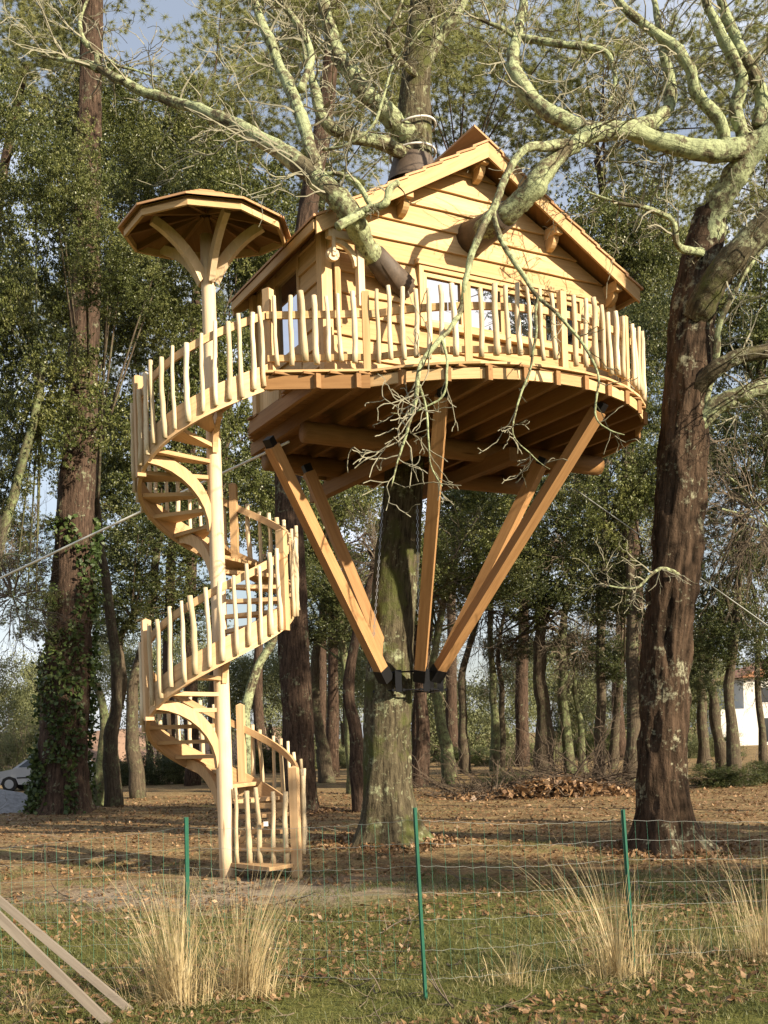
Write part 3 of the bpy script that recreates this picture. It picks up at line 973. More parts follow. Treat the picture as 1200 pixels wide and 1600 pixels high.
limb(t0, [(572, 330, 13.65, .055), (548, 343, 13.5, .055), (527, 355, 13.42, .058)], twigs=0)
limb(t0, [(580, 322, 13.6, .035), (558, 288, 13.6, .035), (530, 272, 13.6, .03), (495, 275, 13.65, .02)], twigs=4, tl=.5)
# limbs above the roof
limb(t0, [(642, 215, 17.1, .17), (600, 175, 16.9, .15), (560, 130, 16.8, .14), (530, 85, 16.8, .12), (510, 30, 16.8, .10), (500, -60, 16.8, .06)], twigs=16, tl=1.3)
limb(t0, [(635, 240, 17.0, .12), (590, 222, 16.6, .11), (545, 212, 16.4, .10), (510, 190, 16.3, .09), (492, 140, 16.3, .075), (478, 80, 16.3, .05), (470, 20, 16.4, .03)], twigs=16, tl=1.1)
limb(t0, [(655, 110, 17.2, .11), (690, 55, 17.1, .09), (720, 10, 17, .07), (750, -60, 17, .04)], twigs=14, tl=1.4)
limb(t0, [(655, 120, 17.1, .05), (625, 95, 16.5, .045), (605, 60, 16.2, .04), (620, 20, 16, .03), (640, -30, 16, .02)], twigs=14, tl=1.0)
limb(t0, [(505, 235, 15.6, .022), (540, 228, 15.4, .02), (575, 205, 15.3, .02), (595, 165, 15.3, .02), (610, 110, 15.3, .018), (640, 70, 15.3, .014), (680, 20, 15.3, .01)], twigs=10, tl=.7)
# right limb out of the gable wall
L3 = limb(t0, [(715, 395, 16.2, .16), (742, 368, 15.2, .165), (790, 335, 14.7, .16), (830, 298, 14.5, .15), (858, 260, 14.5, .135), (890, 228, 14.6, .12), (940, 206, 14.8, .11), (1000, 198, 15, .10), (1040, 175, 15.2, .095), (1050, 140, 15.3, .085), (1040, 90, 15.3, .07), (1030, 40, 15.4, .05), (1015, -30, 15.5, .03)], twigs=16, tl=.9, tstart=.4)
H1 = limb(t0, [(890, 226, 14.55, .07), (850, 228, 14.2, .06), (822, 232, 14.0, .055), (795, 265, 13.9, .05), (770, 325, 13.8, .05), (740, 385, 13.7, .045), (728, 440, 13.6, .04), (722, 485, 13.6, .036), (690, 530, 13.3, .032), (660, 565, 13.1, .03), (650, 610, 13.0, .026), (640, 660, 13, .02), (625, 710, 13, .014), (610, 760, 13, .007)], twigs=15, tl=.75, tr=.014, tstart=.66, grav=-.1, n=9, kids=1.7, rmin=.006)
limb(t0, [(768, 330, 13.8, .04), (785, 380, 13.7, .036), (812, 425, 13.6, .032), (842, 462, 13.5, .028), (880, 500, 13.4, .022), (915, 545, 13.4, .018), (935, 590, 13.4, .016), (930, 650, 13.4, .014), (950, 672, 13.4, .010), (975, 680, 13.4, .006)], twigs=9, tl=.5, tr=.011, tstart=.3, grav=-.1, n=8, kids=1.3, rmin=.0055)
limb(t0, [(840, 460, 13.5, .02), (838, 520, 13.4, .018), (828, 580, 13.4, .016), (808, 640, 13.4, .014), (800, 680, 13.4, .010), (830, 710, 13.4, .008), (860, 730, 13.4, .005)], twigs=7, tl=.4, tr=.010, tstart=.4, grav=-.1, n=7, kids=1.3, rmin=.0055)
limb(t0, [(690, 530, 13.3, .02), (700, 580, 13.1, .016), (690, 620, 13.1, .012), (650, 640, 13.1, .010), (610, 645, 13.1, .006)], twigs=6, tl=.4, tr=.010, grav=-.1, n=7, kids=1.3, rmin=.0055)
limb(t0, [(655, 600, 13.05, .018), (668, 660, 13, .014), (672, 720, 13, .010), (690, 760, 13, .006)], twigs=6, tl=.4, tr=.010, grav=-.1, n=7, kids=1.3, rmin=.0055)
# collars where trunk and limbs pass roof and walls (treehouse parts)
P, rr = smooth_path([hp(-1.02, -.02, 8.24), hp(-1.12, -.28, 8.44), hp(-1.28, -.55, 8.68)], [.11, .185, .17], 5)
tmp = MB(); tmp.tube([at(628, 452, 14.86), at(618, 440, 14.72), at(586, 400, 14.22)], [.19, .17, .148], 28)
for i_ in range(0, 84, 2): tmp.v[i_] = tuple(Vector(tmp.v[i_]) * 1.0 + (Vector(tmp.v[i_]) - Vector(tmp.v[(i_ // 28) * 28 + (i_ + 14) % 28])) * (.07 if i_ < 56 else .01))
tmp.build('branch_sleeve', 'rubber', th_, True)
tmp = MB(); tmp.tube([at(735, 374, 15.35), at(762, 357, 15.0), at(792, 334, 14.68)], [.24, .20, .18], 16); tmp.build('branch_sleeve', 'rubber', th_, True)
for py, rr_, tilt in ((203, .36, .22), (243, .36, .1)):
    c = at(645, py, D0 - .02); n = 26
    pts = [c + Vector((math.cos(i / n * 6.2832) * rr_, math.sin(i / n * 6.2832) * rr_, math.cos(i / n * 6.2832) * rr_ * tilt)) for i in range(n + 1)]
    tmp = MB(); tmp.tube(pts, .018, 6, False); tmp.build('roof_collar', 'flash', th_, True)
tmp = MB()
tmp.tube([at(645, 290, D0), at(645, 268, D0), at(646, 250, D0)], [.42, .36, .325], 20, False); tmp.build('roof_boot', 'rubber', th_, True)

# ---- right oak
D1 = 15.7
t1 = empty('oak_tree', (at(1030, 1332, D1).x, D1, 0), 'leaning brown oak at the right with a rough furrowed trunk and long lichened limbs', 'tree')
bp = gpt(1040, D1)
tp = [bp] + [at(*q, D1) for q in ((1036, 1260), (1034, 1180), (1044, 1000), (1058, 850), (1068, 700), (1076, 580), (1086, 470), (1100, 390), (1112, 330))]
disp_tube('trunk', tp, [.38, .335, .315, .32, .335, .33, .31, .29, .25, .20], 'oak_bark_brown', t1, 56, .045, .14, .40, .30, 6, 12.0, 5)
limb(t1, [(1085, 500, 15.5, .22), (1110, 450, 15.3, .21), (1150, 400, 15.1, .20), (1205, 345, 15.0, .19), (1270, 290, 15, .15), (1330, 200, 15, .1)], mat='oak_bark', twigs=8, n=16)
limb(t1, [(1085, 610, 15.5, .13), (1115, 580, 15.3, .12), (1155, 558, 15.2, .11), (1205, 548, 15.2, .10), (1270, 530, 15.2, .06)], mat='oak_bark', twigs=10, n=14)
limb(t1, [(1085, 670, 15.6, .14), (1118, 635, 15.5, .13), (1160, 615, 15.4, .12), (1205, 605, 15.4, .11), (1280, 600, 15.4, .07)], twigs=14, n=14, tl=1.3, grav=-.25)
limb(t1, [(1104, 630, 15.5, .05), (1118, 560, 15.4, .05), (1125, 500, 15.3, .045), (1150, 450, 15.2, .04), (1175, 410, 15.2, .03), (1200, 380, 15.2, .02)], twigs=8)
limb(t1, [(1102, 400, 15.7, .2), (1118, 330, 15.6, .18), (1150, 270, 15.4, .17), (1200, 210, 15.2, .17), (1260, 150, 15.2, .12)], n=16, twigs=6)
limb(t1, [(1190, 218, 15.25, .16), (1150, 235, 15.2, .155), (1095, 236, 15.1, .14), (1040, 222, 15.0, .125), (985, 206, 14.9, .12), (930, 205, 14.8, .115), (870, 183, 14.8, .11), (825, 148, 14.9, .105), (803, 108, 15, .10), (806, 60, 15.1, .08), (818, 10, 15.2, .06), (815, -60, 15.3, .04)], twigs=26, tl=1.0, n=16, tstart=.1)
limb(t1, [(812, 58, 15.1, .055), (860, 66, 15, .05), (905, 72, 14.9, .045), (945, 82, 14.9, .04), (960, 110, 14.9, .035), (955, 145, 14.9, .03), (940, 175, 14.9, .02)], twigs=14, tl=.6)
limb(t1, [(806, 60, 15.1, .04), (785, 45, 15, .035), (755, 32, 15, .025), (730, 25, 15, .012)], twigs=8, tl=.7)
limb(t1, [(1130, 228, 15.2, .10), (1125, 190, 15.1, .09), (1090, 150, 15, .085), (1078, 105, 14.9, .08), (1048, 70, 14.9, .075), (1005, 35, 14.9, .06), (965, 0, 14.9, .05), (930, -60, 15, .03)], twigs=16, tl=1.0)
limb(t1, [(1165, 225, 15.2, .10), (1150, 170, 15.1, .09), (1160, 120, 15.0, .085), (1125, 50, 14.9, .075), (1100, 0, 14.9, .06), (1080, -60, 15, .03)], twigs=14, tl=1.0)
limb(t1, [(1185, 200, 15.2, .10), (1190, 150, 15.2, .10), (1160, 85, 15.1, .09), (1140, 40, 15.1, .075), (1120, -20, 15.1, .05)], twigs=14, tl=1.0)
limb(t1, [(1095, 395, 15.4, .06), (1060, 385, 14.9, .045), (1050, 345, 14.8, .04), (1010, 325, 14.7, .03), (960, 315, 14.7, .018), (920, 300, 14.7, .01)], twigs=16, tl=.8)
limb(t1, [(1060, 900, 15.3, .03), (1030, 890, 15.1, .024), (990, 920, 15, .018), (950, 915, 15, .01)], twigs=10, tl=.5)

# ---- ivied pine at the left, pine behind the stair
D2 = 27.5
t2 = empty('pine_tree', (at(95, 1268, D2).x, D2, .15), 'massive ivy-clad pine at the left edge, tall dark trunk', 'tree')
tp = [gpt(95, D2)] + [at(*q, D2) for q in ((97, 1220), (102, 1120), (112, 950), (118, 800), (126, 650), (133, 500), (137, 300), (142, 100), (146, -80), (150, -350))]
disp_tube('trunk', tp, [.68, .60, .56, .52, .46, .40, .36, .32, .27, .22, .05], 'pine_bark', t2, 44, .09, .07, .22, .4, 5, 31.0, 5)


def surf_leaves(pts, rad, n, length, width, z0, z1, out=.10):
    P, rr = smooth_path(pts, rad, 8); L = []
    P = [p for p in P]
    zs = np.array([p.z for p in P])
    for _ in range(n):
        z = z0 + (z1 - z0) * random.random() ** 1.4
        i = int(np.argmin(abs(zs - z))); a = random.random() * 6.283
        if noise.noise(Vector((math.cos(a) * 1.6, math.sin(a) * 1.6, z * .7))) < -.1: continue
        r = rr[i] * 1.08 + abs(random.gauss(0, out))
        L.append((P[i].x + math.cos(a) * r, P[i].y + math.sin(a) * r, z))
    return np.array(L)


iv = surf_leaves(tp, [.70, .62, .57, .53, .47, .41, .41, .34, .27, .22, .05], 9000, .1, .08, .1, 7.5)
V, F = leaves(iv, .13, .11, .3)
o = bpy.data.objects.new('ivy', mesh_np('ivy', V - np.array(wpos(t2)), F, 'ivy')); COL.objects.link(o); o.parent = t2; o['kind'] = 'stuff'
D3 = 24.5
t3 = empty('pine_tree', (at(470, 1275, D3).x, D3, .15), 'straight pine with scaly reddish bark just behind the spiral staircase', 'tree')
tp3 = [gpt(470, D3)] + [at(*q, D3) for q in ((468, 1230), (465, 1130), (457, 950), (450, 750), (458, 550), (478, 350), (505, 200), (518, 80), (525, -60), (530, -250))]
disp_tube('trunk', tp3, [.38, .36, .34, .31, .28, .25, .22, .19, .16, .13, .04], 'pine_bark', t3, 36, .08, .07, .06, .3, 7, 55.0, 5)

# ---- crown prototypes (unit size)
def clump_points(nc, per, squash, rc, seed, shell=.45):
    r_ = np.random.default_rng(seed); out = []
    for _ in range(nc):
        d = r_.normal(size=3); d /= np.linalg.norm(d); rad = r_.uniform(shell, 1.0) ** .8
        c = d * rad * np.array([1, 1, squash]); k = int(per * r_.uniform(.5, 1.5)); s_ = rc * r_.uniform(.6, 1.4)
        p = r_.normal(size=(k, 3)) * s_ * .5 * np.array([1, 1, .7])
        out.append(c + p)
    return np.concatenate(out)


def spray_points(nc, tw, per, rc, seed, shell):
    r_ = np.random.default_rng(seed); out = []
    for _ in range(nc):
        d = r_.normal(size=3); d /= np.linalg.norm(d); c = d * r_.uniform(shell, 1.0) ** .8; s_ = rc * r_.uniform(.5, 1.5)
        for _t in range(int(tw * r_.uniform(.5, 1.5))):
            a = c + r_.normal(size=3) * s_ * .45 * np.array([1, 1, .7]); v = r_.normal(size=3); v[2] = v[2] * .5 + .15; v /= np.linalg.norm(v)
            t = r_.uniform(0, 1, size=(per, 1)); out.append(a + v * t * .11 * r_.uniform(.6, 1.4) + r_.normal(size=(per, 3)) * .011)
    return np.concatenate(out)


CR = {}
for i in range(3):
    P = spray_points(115, 20, 15, .21, 40 + i, .2)
    V, F = leaves(P, .036, .021, .5); CR['holm%d' % i] = mesh_np('leaf_crown', V, F, 'holm')
    P = spray_points(105, 20, 15, .22, 60 + i, .2)
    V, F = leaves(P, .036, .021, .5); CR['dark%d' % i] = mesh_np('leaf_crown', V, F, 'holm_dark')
    Q = clump_points(120, 11, .9, .22, 80 + i, .2); P = np.repeat(Q, 46, 0) + rng.normal(size=(len(Q) * 46, 3)) * .006
    V, F = leaves(P, .062, .0052, 0, kind='tri'); CR['pine%d' % i] = mesh_np('needle_crown', V, F, 'needle')
    P = clump_points(60, 260, 1.0, .3, 100 + i, .2)
    V, F = leaves(P, .045, .028, .5); CR['far%d' % i] = mesh_np('leaf_crown', V, F, 'far_leaf')
random.seed(303)
for i in range(2):      # bare winter crowns
    mb = MB()
    for k in range(26):
        d = Vector((random.gauss(0, 1), random.gauss(0, 1), random.gauss(.25, .8))).normalized()
        grow(mb, d * .12 + Vector((0, 0, -.3)), d, random.uniform(.6, 1.0), .014, 3, wig=.2, kids=4, rmin=.0014)
    o = mb.build('twig_crown', 'twig', None); CR['bare%d' % i] = o.data; bpy.data.objects.remove(o)


def tree(name, label, d, base, path, r0, crowns, bmat='far_bark', group=None, limbs=4, cat='tree', twmat='far_bark', r1=None):
    """base px, trunk path [(px,py)], crowns [(kind, px, py, rx px, ry px, ddepth)]"""
    b = gpt(base, d)
    e = empty(name, (b.x, b.y, b.z + .12), label, cat, group)
    pts = [b] + [at(px, py, d) for px, py in path]
    n = len(pts); r1 = r1 if r1 is not None else r0 * .45
    rad = [r0 * 1.25] + [r0 + (r1 - r0) * i / (n - 1) for i in range(1, n)]
    if n > 1:
        P, rr = smooth_path(pts, rad, 5)
        P = [p + Vector((noise.noise(p * .9 + Vector((d, 0, 0))), 0, 0)) * r0 * .5 for p in P]
        rr = [r * (1 + .2 * noise.noise(p * 2.3)) for r, p in zip(rr, P)]
        mb = MB(); mb.tube(P, rr, 12, True, .16, base * .1)
        top = P[-1]; 
        for (kind, px, py, rx, ry, dd) in crowns:
            cc = at(px, py, d + dd); Rx = rx / FPX * d; Ry = ry / FPX * d
            for k in range(limbs):
                tgt = cc + Vector((random.uniform(-.75, .75) * Rx, random.uniform(-.7, .7) * Rx, random.uniform(-.5, .7) * Ry))
                j = len(P) - 1 - random.randrange(min(4, len(P) - 1))
                midp = P[j].lerp(tgt, .45) + Vector((0, 0, random.uniform(0, .25) * Ry))
                rl = min(.09, rr[j] * .4)
                Q, qr = smooth_path([P[j], midp, tgt], [rl, rl * .6, .02], 5)
                mb.tube(Q, qr, 6, False, .16, k)
        mb.build('trunk', bmat, e, True)
    for (kind, px, py, rx, ry, dd) in crowns:
        cc = at(px, py, d + dd); Rx = rx / FPX * d; Ry = ry / FPX * d
        me = CR[kind + str(random.randrange(2 if kind == 'bare' else 3))]
        share(me, 'crown', e, cc, random.random() * 6.28, scale=(Rx, Rx * .9, Ry))
    return e


# crowns for the two near pines
for tt, dd, cl in ((t2, D2, [(120, -120, 190, 140), (60, 40, 120, 90)]), (t3, D3, [(560, 40, 190, 130), (470, -60, 170, 120)])):
    for px, py, rx, ry in cl:
        share(CR['pine%d' % random.randrange(3)], 'crown', tt, at(px, py, dd + 1), random.random() * 6, scale=(rx / FPX * dd, rx / FPX * dd, ry / FPX * dd))

T = tree
# evergreen oaks, left
T('evergreen_oak', 'leafy evergreen oak rising behind the ivy-clad pine at the left', 29, 175, [(172, 1150), (185, 1090), (165, 900), (140, 700)], .22, [('holm', 50, 400, 130, 150, 0), ('holm', 55, 600, 120, 130, -3), ('holm', 235, 330, 110, 120, 2), ('holm', 150, 190, 120, 110, 2), ('holm', 205, 470, 110, 120, 2), ('holm', 110, 270, 80, 90, -5), ('holm', 170, 410, 75, 75, -5)], 'far_bark', limbs=3)
T('evergreen_oak', 'dense evergreen oak filling the gap left of the stair canopy', 33, 215, [(205, 1100), (235, 950), (250, 800)], .22, [('holm', 260, 520, 140, 140, 0), ('holm', 220, 690, 130, 130, 0), ('holm', 350, 620, 110, 140, 1), ('dark', 170, 820, 100, 100, 0)], 'far_bark', limbs=3)
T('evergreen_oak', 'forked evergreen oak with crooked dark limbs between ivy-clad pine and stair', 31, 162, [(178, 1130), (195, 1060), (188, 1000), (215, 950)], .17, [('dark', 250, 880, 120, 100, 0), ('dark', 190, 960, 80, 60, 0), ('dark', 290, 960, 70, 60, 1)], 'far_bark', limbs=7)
T('evergreen_oak', 'evergreen oak at the left edge above the guy rope', 25, -60, [(-50, 1100), (-10, 900), (40, 700), (70, 560)], .17, [('holm', -10, 230, 110, 130, 0), ('holm', -20, 480, 90, 150, 0), ('dark', -20, 720, 90, 120, 0), ('dark', 20, 860, 80, 90, 2), ('dark', 60, 960, 60, 60, 2)], 'mossy_bark', limbs=3)
T('evergreen_oak', 'tall evergreen oak behind the stair canopy roof', 36, 340, [(335, 1000), (345, 800), (360, 600)], .22, [('holm', 380, 330, 140, 130, 0), ('holm', 300, 240, 120, 110, 1), ('holm', 400, 780, 110, 110, 1), ('holm', 420, 480, 110, 120, 0)], limbs=3)
T('evergreen_oak', 'sunlit evergreen oak seen beneath the deck left of the host trunk', 32, 552, [(550, 1180), (545, 1100), (530, 950)], .2, [('holm', 540, 830, 110, 100, 0), ('holm', 470, 870, 80, 90, 1), ('holm', 640, 880, 90, 90, 1), ('dark', 560, 960, 90, 60, 0), ('dark', 480, 985, 60, 40, 2)], 'mossy_bark')
T('evergreen_oak', 'broad evergreen oak seen under the deck between the right-hand struts', 36, 700, [(690, 1120), (676, 1050), (700, 900)], .2, [('holm', 730, 820, 130, 100, 0), ('holm', 680, 910, 100, 70, 0), ('dark', 640, 1000, 60, 60, 3), ('dark', 790, 900, 80, 60, 0)], 'mossy_bark')
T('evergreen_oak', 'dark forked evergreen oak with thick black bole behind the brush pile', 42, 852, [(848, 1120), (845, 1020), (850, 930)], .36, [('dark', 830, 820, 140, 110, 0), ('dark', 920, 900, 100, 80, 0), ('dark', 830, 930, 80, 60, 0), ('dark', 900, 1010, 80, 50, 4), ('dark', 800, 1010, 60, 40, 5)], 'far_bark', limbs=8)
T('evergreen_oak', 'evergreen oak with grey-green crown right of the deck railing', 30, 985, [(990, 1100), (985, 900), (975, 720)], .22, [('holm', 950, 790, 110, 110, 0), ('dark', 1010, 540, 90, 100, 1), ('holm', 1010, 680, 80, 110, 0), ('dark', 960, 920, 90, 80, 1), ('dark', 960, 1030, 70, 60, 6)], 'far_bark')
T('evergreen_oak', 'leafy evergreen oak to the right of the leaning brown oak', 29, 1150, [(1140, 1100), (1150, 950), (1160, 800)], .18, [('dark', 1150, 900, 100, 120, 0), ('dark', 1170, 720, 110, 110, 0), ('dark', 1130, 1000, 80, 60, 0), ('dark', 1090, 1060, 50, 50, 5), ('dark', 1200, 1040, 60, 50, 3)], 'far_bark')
T('evergreen_oak', 'evergreen oak behind the upper limbs of the leaning brown oak', 32, 1230, [(1225, 1000), (1200, 700), (1180, 520)], .2, [('holm', 1140, 460, 120, 120, 0), ('dark', 1190, 580, 100, 90, 0)], 'far_bark')
T('evergreen_oak', 'evergreen oak peeping over the right-hand roof slope', 36, 935, [(938, 1100), (945, 700), (935, 400)], .2, [('holm', 950, 380, 110, 110, 0), ('holm', 1020, 440, 90, 110, 0)], 'far_bark')
# pines behind
T('pine_tree', 'tall dark pine standing behind the middle turn of the stair', 42, 300, [(298, 1000), (298, 700), (310, 400), (330, 200)], .26, [('pine', 330, 200, 170, 130, 0), ('pine', 400, 60, 150, 110, 2)], 'pine_bark')
T('pine_tree', 'pine whose needle crown spreads behind the roof ridge', 38, 655, [(655, 1090), (690, 700), (720, 300)], .26, [('pine', 720, 110, 180, 140, 0), ('pine', 640, 30, 150, 110, 1), ('pine', 800, 230, 120, 100, 1)], 'pine_bark')
T('pine_tree', 'dark straight pine half hidden by the leaning brown oak', 38, 1000, [(1000, 1050), (985, 750), (955, 400), (935, 250)], .26, [('pine', 930, 120, 180, 130, 0), ('pine', 1010, 270, 120, 100, 1)], 'pine_bark')
T('pine_tree', 'pine beyond the right edge with its needles in the top corner', 36, 1260, [(1240, 800), (1220, 400), (1200, 150)], .3, [('pine', 1130, 120, 150, 120, 0), ('pine', 1160, 300, 110, 90, 1)], 'pine_bark')
T('pine_tree', 'pine with crown in the upper left behind the long lichened limb', 40, -110, [(-90, 800), (-20, 400), (40, 100)], .3, [('pine', 70, 120, 150, 120, 0), ('holm', 180, 250, 120, 110, -2)], 'pine_bark')
T('pine_tree', 'slim pine with crown low behind the left roof slope', 46, 520, [(520, 900), (510, 500), (500, 300)], .24, [('pine', 480, 300, 140, 110, 0), ('pine', 580, 180, 140, 100, 0)], 'pine_bark')
# slender trunks in the middle distance
T('woodland_tree', 'pale crooked trunk lit between stair pole and reddish pine', 27, 392, [(388, 1180), (383, 1110), (398, 1050), (425, 1005), (440, 950)], .17, [('dark', 450, 900, 70, 70, 0)], 'limb_bark', limbs=3)
T('woodland_tree', 'orange-lit leaning trunk touching the host oak on its left', 24, 562, [(558, 1150), (545, 1090), (550, 1020), (575, 920), (585, 860)], .17, [('bare', 590, 860, 60, 80, 0)], 'pine_bark', limbs=2)
T('woodland_tree', 'dark leaning trunk beside the reddish pine', 40, 510, [(500, 1150), (492, 1050), (510, 960)], .26, [('dark', 520, 920, 70, 60, 0)], 'far_bark')
T('woodland_tree', 'brown trunk just right of the host oak', 34, 660, [(660, 1130), (655, 1050), (660, 960)], .26, [('bare', 660, 900, 80, 100, 0)], 'pine_bark')
T('woodland_tree', 'green mossy trunk leaning left, right of the host oak', 42, 705, [(695, 1150), (683, 1090), (668, 1020)], .22, [('bare', 670, 960, 80, 90, 0)], 'mossy_bark')
T('woodland_tree', 'thin dark curved trunk left of centre in the wood', 44, 728, [(724, 1120), (722, 1050), (740, 990), (750, 930)], .20, [('bare', 755, 930, 80, 90, 0)], 'far_bark')
T('woodland_tree', 'slim double-stemmed trunk in the sunny gap', 46, 775, [(772, 1120), (770, 1050), (765, 980), (768, 900)], .20, [('bare', 775, 920, 90, 100, 0)], 'mossy_bark')
T('woodland_tree', 'dark twin stem beside the sunny gap', 47, 783, [(785, 1100), (778, 1020), (790, 950)], .15, [], 'far_bark')
T('woodland_tree', 'slender green trunk sweeping up beside the black forked oak', 42, 892, [(882, 1120), (878, 1040), (880, 970), (893, 910), (905, 850)], .21, [('bare', 920, 850, 90, 120, 0)], 'mossy_bark')
T('woodland_tree', 'short slim trunk right of the slender green one', 42, 912, [(906, 1140), (899, 1090), (897, 1030)], .15, [('bare', 905, 990, 60, 80, 0)], 'mossy_bark')
T('woodland_tree', 'leaning dark trunk left of the leaning brown oak', 44, 955, [(962, 1130), (970, 1060), (980, 980)], .2, [('bare', 975, 950, 80, 100, 0)], 'far_bark')
T('woodland_tree', 'gnarled dark trunk before the white house', 40, 1128, [(1122, 1150), (1112, 1090), (1105, 1040), (1120, 980)], .24, [('dark', 1110, 990, 70, 60, 0)], 'far_bark')
T('woodland_tree', 'straight trunk left of the white house', 42, 1100, [(1098, 1130), (1095, 1060), (1098, 980)], .24, [], 'far_bark')
T('woodland_tree', 'thin crooked trunk in front of the white house wall', 38, 1192, [(1190, 1120), (1183, 1050), (1190, 980)], .15, [('bare', 1180, 960, 70, 90, 0)], 'far_bark')
T('woodland_tree', 'greyish bare tree leaning from behind the ivy-clad pine', 30, 148, [(158, 1180), (165, 1120), (148, 1060)], .2, [], 'mossy_bark')
T('woodland_tree', 'bare twiggy tree at the left edge under the rope', 22, -70, [(-60, 1100), (-30, 950), (-10, 880)], .12, [('bare', 20, 900, 90, 110, 0)], 'limb_bark')
T('woodland_tree', 'bare twiggy tree at the right edge below the lowest limb', 20, 1270, [(1260, 1000), (1240, 850)], .12, [('bare', 1180, 760, 90, 130, 0)], 'limb_bark')
# unseen trees added right of the view so their shade crosses the clearing
def added_shade_tree(label, x, y, h, r, kind, n):
    z = gz(x, y); e = empty('evergreen_oak', (x, y, z), label, 'tree')
    MB().tube([(x, y, z - .1), (x + .1, y, z + h * .3), (x - .1, y + .1, z + h * .8)], [.3, .22, .08], 10).build('trunk', 'far_bark', e, True)
    for k in range(n):
        share(CR[kind + str(k % 3)], 'crown', e, (x + random.uniform(-.5, .5) * r, y + random.uniform(-.5, .5) * r, z + h - r * (.9 + k * .9)), random.random() * 6, scale=(r, r, r * .85))
added_shade_tree('unseen evergreen oak added for shade outside the right edge, nearest the fence', 10.4, 7.3, 7.4, 2.0, 'holm', 2)
added_shade_tree('unseen evergreen oak added for shade outside the right edge, beyond the nearest one', 15.2, 7.4, 8.0, 1.9, 'holm', 2)
added_shade_tree('tallest unseen evergreen oak added for shade outside the right edge', 12.4, 12.2, 17.5, 1.8, 'dark', 6)
# far edge of the wood
random.seed(9)
for i in range(30):
    d = random.uniform(62, 105); px = -60 + i * 45 + random.uniform(-25, 25)
    top = random.uniform(1015, 1105)
    if 470 < px < 530 or 690 < px < 790: top += 30
    if 1120 < px: continue
    T('distant_tree', 'hazy distant tree beyond the middle trunks', d, px, [(px + random.uniform(-10, 10), 1130)], .25, [('far', px, top + 10, random.uniform(50, 80), random.uniform(65, 105), 0)], 'far_bark', 'distant trees at the edge of the wood', 2)
for i in range(9):
    d = random.uniform(50, 60); px = 110 + i * 140 + random.uniform(-40, 40)
    T('distant_pine', 'distant pine showing between the nearer crowns', d, px, [(px, 1000), (px + 10, 700), (px + 5, 450)], .3, [('pine', px, random.uniform(380, 560), 130, 120, 0), ('far', px + 40, random.uniform(680, 860), 100, 110, 1)], 'pine_bark', 'distant pines behind the nearer crowns', 3)

# ------------------------------------------------------------------ hedge, bushes, brush pile
def bush(name, label, cat, px, py, d, rx, ry, kind, n=3, group=None):
    c = gpt(px, d); e = empty(name, (c.x, c.y, c.z + .1), label, cat, group)
    st = MB()
    for k in range(7):
        grow(st, Vector((c.x + random.uniform(-.5, .5) * rx / FPX * d, c.y, c.z)), Vector((random.uniform(-.6, .6), random.uniform(-.4, .4), 1)), ry / FPX * d * 1.4, .03, 2)
    st.build('stems', 'twig', e)
    for k in range(n):
        q = at(px + (k - (n - 1) / 2) * rx * 1.3 / max(1, n), py, d)
        share(CR[kind + str(k % 3)], 'foliage', e, (q.x, q.y + random.uniform(-.4, .4), c.z + ry / FPX * d * .75), random.random() * 6, scale=(rx / FPX * d * (1.1 / max(1, n) + .2), .9, ry / FPX * d))
    return e


bush('hedge', 'dark clipped hedge seen behind the foot of the stair', 'hedge', 250, 1195, 44, 105, 32, 'dark', 5)
bush('hedge', 'low dark hedge behind the silver car', 'hedge', 40, 1200, 54, 70, 14, 'dark', 4)
bush('bush', 'dark ivy bush right of the leaning oak, before the white house', 'bush', 1130, 1220, 29, 70, 26, 'dark', 3)
bush('bush', 'green bush under the thin trunk at the right edge', 'bush', 1205, 1205, 31, 45, 24, 'dark', 2)
bush('bush', 'pale feathery green bush behind the brush pile', 'bush', 790, 1195, 34, 60, 16, 'far', 3)
bush('bush', 'small fresh green bush at the right end of the brush pile', 'bush', 945, 1210, 31, 25, 14, 'far', 2)
bush('bush', 'pale scrubby bush left of the ivy-clad pine', 'bush', 30, 1130, 62, 50, 60, 'far', 2)
for i, (px, lab) in enumerate(((175, 'low dark undergrowth left of the stair foot'), (520, 'low undergrowth between reddish pine and host oak'), (610, 'low undergrowth directly behind the host oak'), (730, 'low undergrowth behind the thin dark curved trunk'),
        (820, 'low undergrowth left of the black forked oak'), (930, 'low undergrowth right of the slender green trunk'), (1040, 'low undergrowth behind the leaning brown oak'), (1110, 'low undergrowth left of the white house'), (420, 'low undergrowth behind the pale crooked trunk'))):
    bush('bush', lab, 'bush', px, 1180, 52 + (i * 7) % 9, 62, 20 + (i * 5) % 14, ('dark', 'far', 'holm')[i % 3], 3)
c = gpt(860, 28)
bpz = empty('brush_pile', (c.x, c.y, c.z + .1), 'heap of cut branches and brown dead leaves between host oak and leaning oak', 'brush pile')
random.seed(17)
st = MB(); P = []
for k in range(170):
    px = random.uniform(700, 1000); g = gpt(px, 28 + random.uniform(-1, 1.2))
    h = .55 * math.exp(-((px - 870) / 105) ** 2) + .12
    p = Vector((g.x, g.y, g.z + random.uniform(.05, h)))
    grow(st, p, Vector((random.gauss(0, 1), random.gauss(0, .6), random.uniform(-.1, .35))), random.uniform(.7, 1.7), random.choice((.012, .018, .03)), 2, wig=.16)
st.build('branches', 'brush', bpz)
for k in range(5200):
    px = random.gauss(865, 70); g = gpt(px, 28 + random.gauss(0, .7)); h = .46 * math.exp(-((px - 870) / 95) ** 2) + .05
    P.append((g.x, g.y, g.z + .1 + h * random.random()))
V, F = leaves(np.array(P), .17, .12, .4)
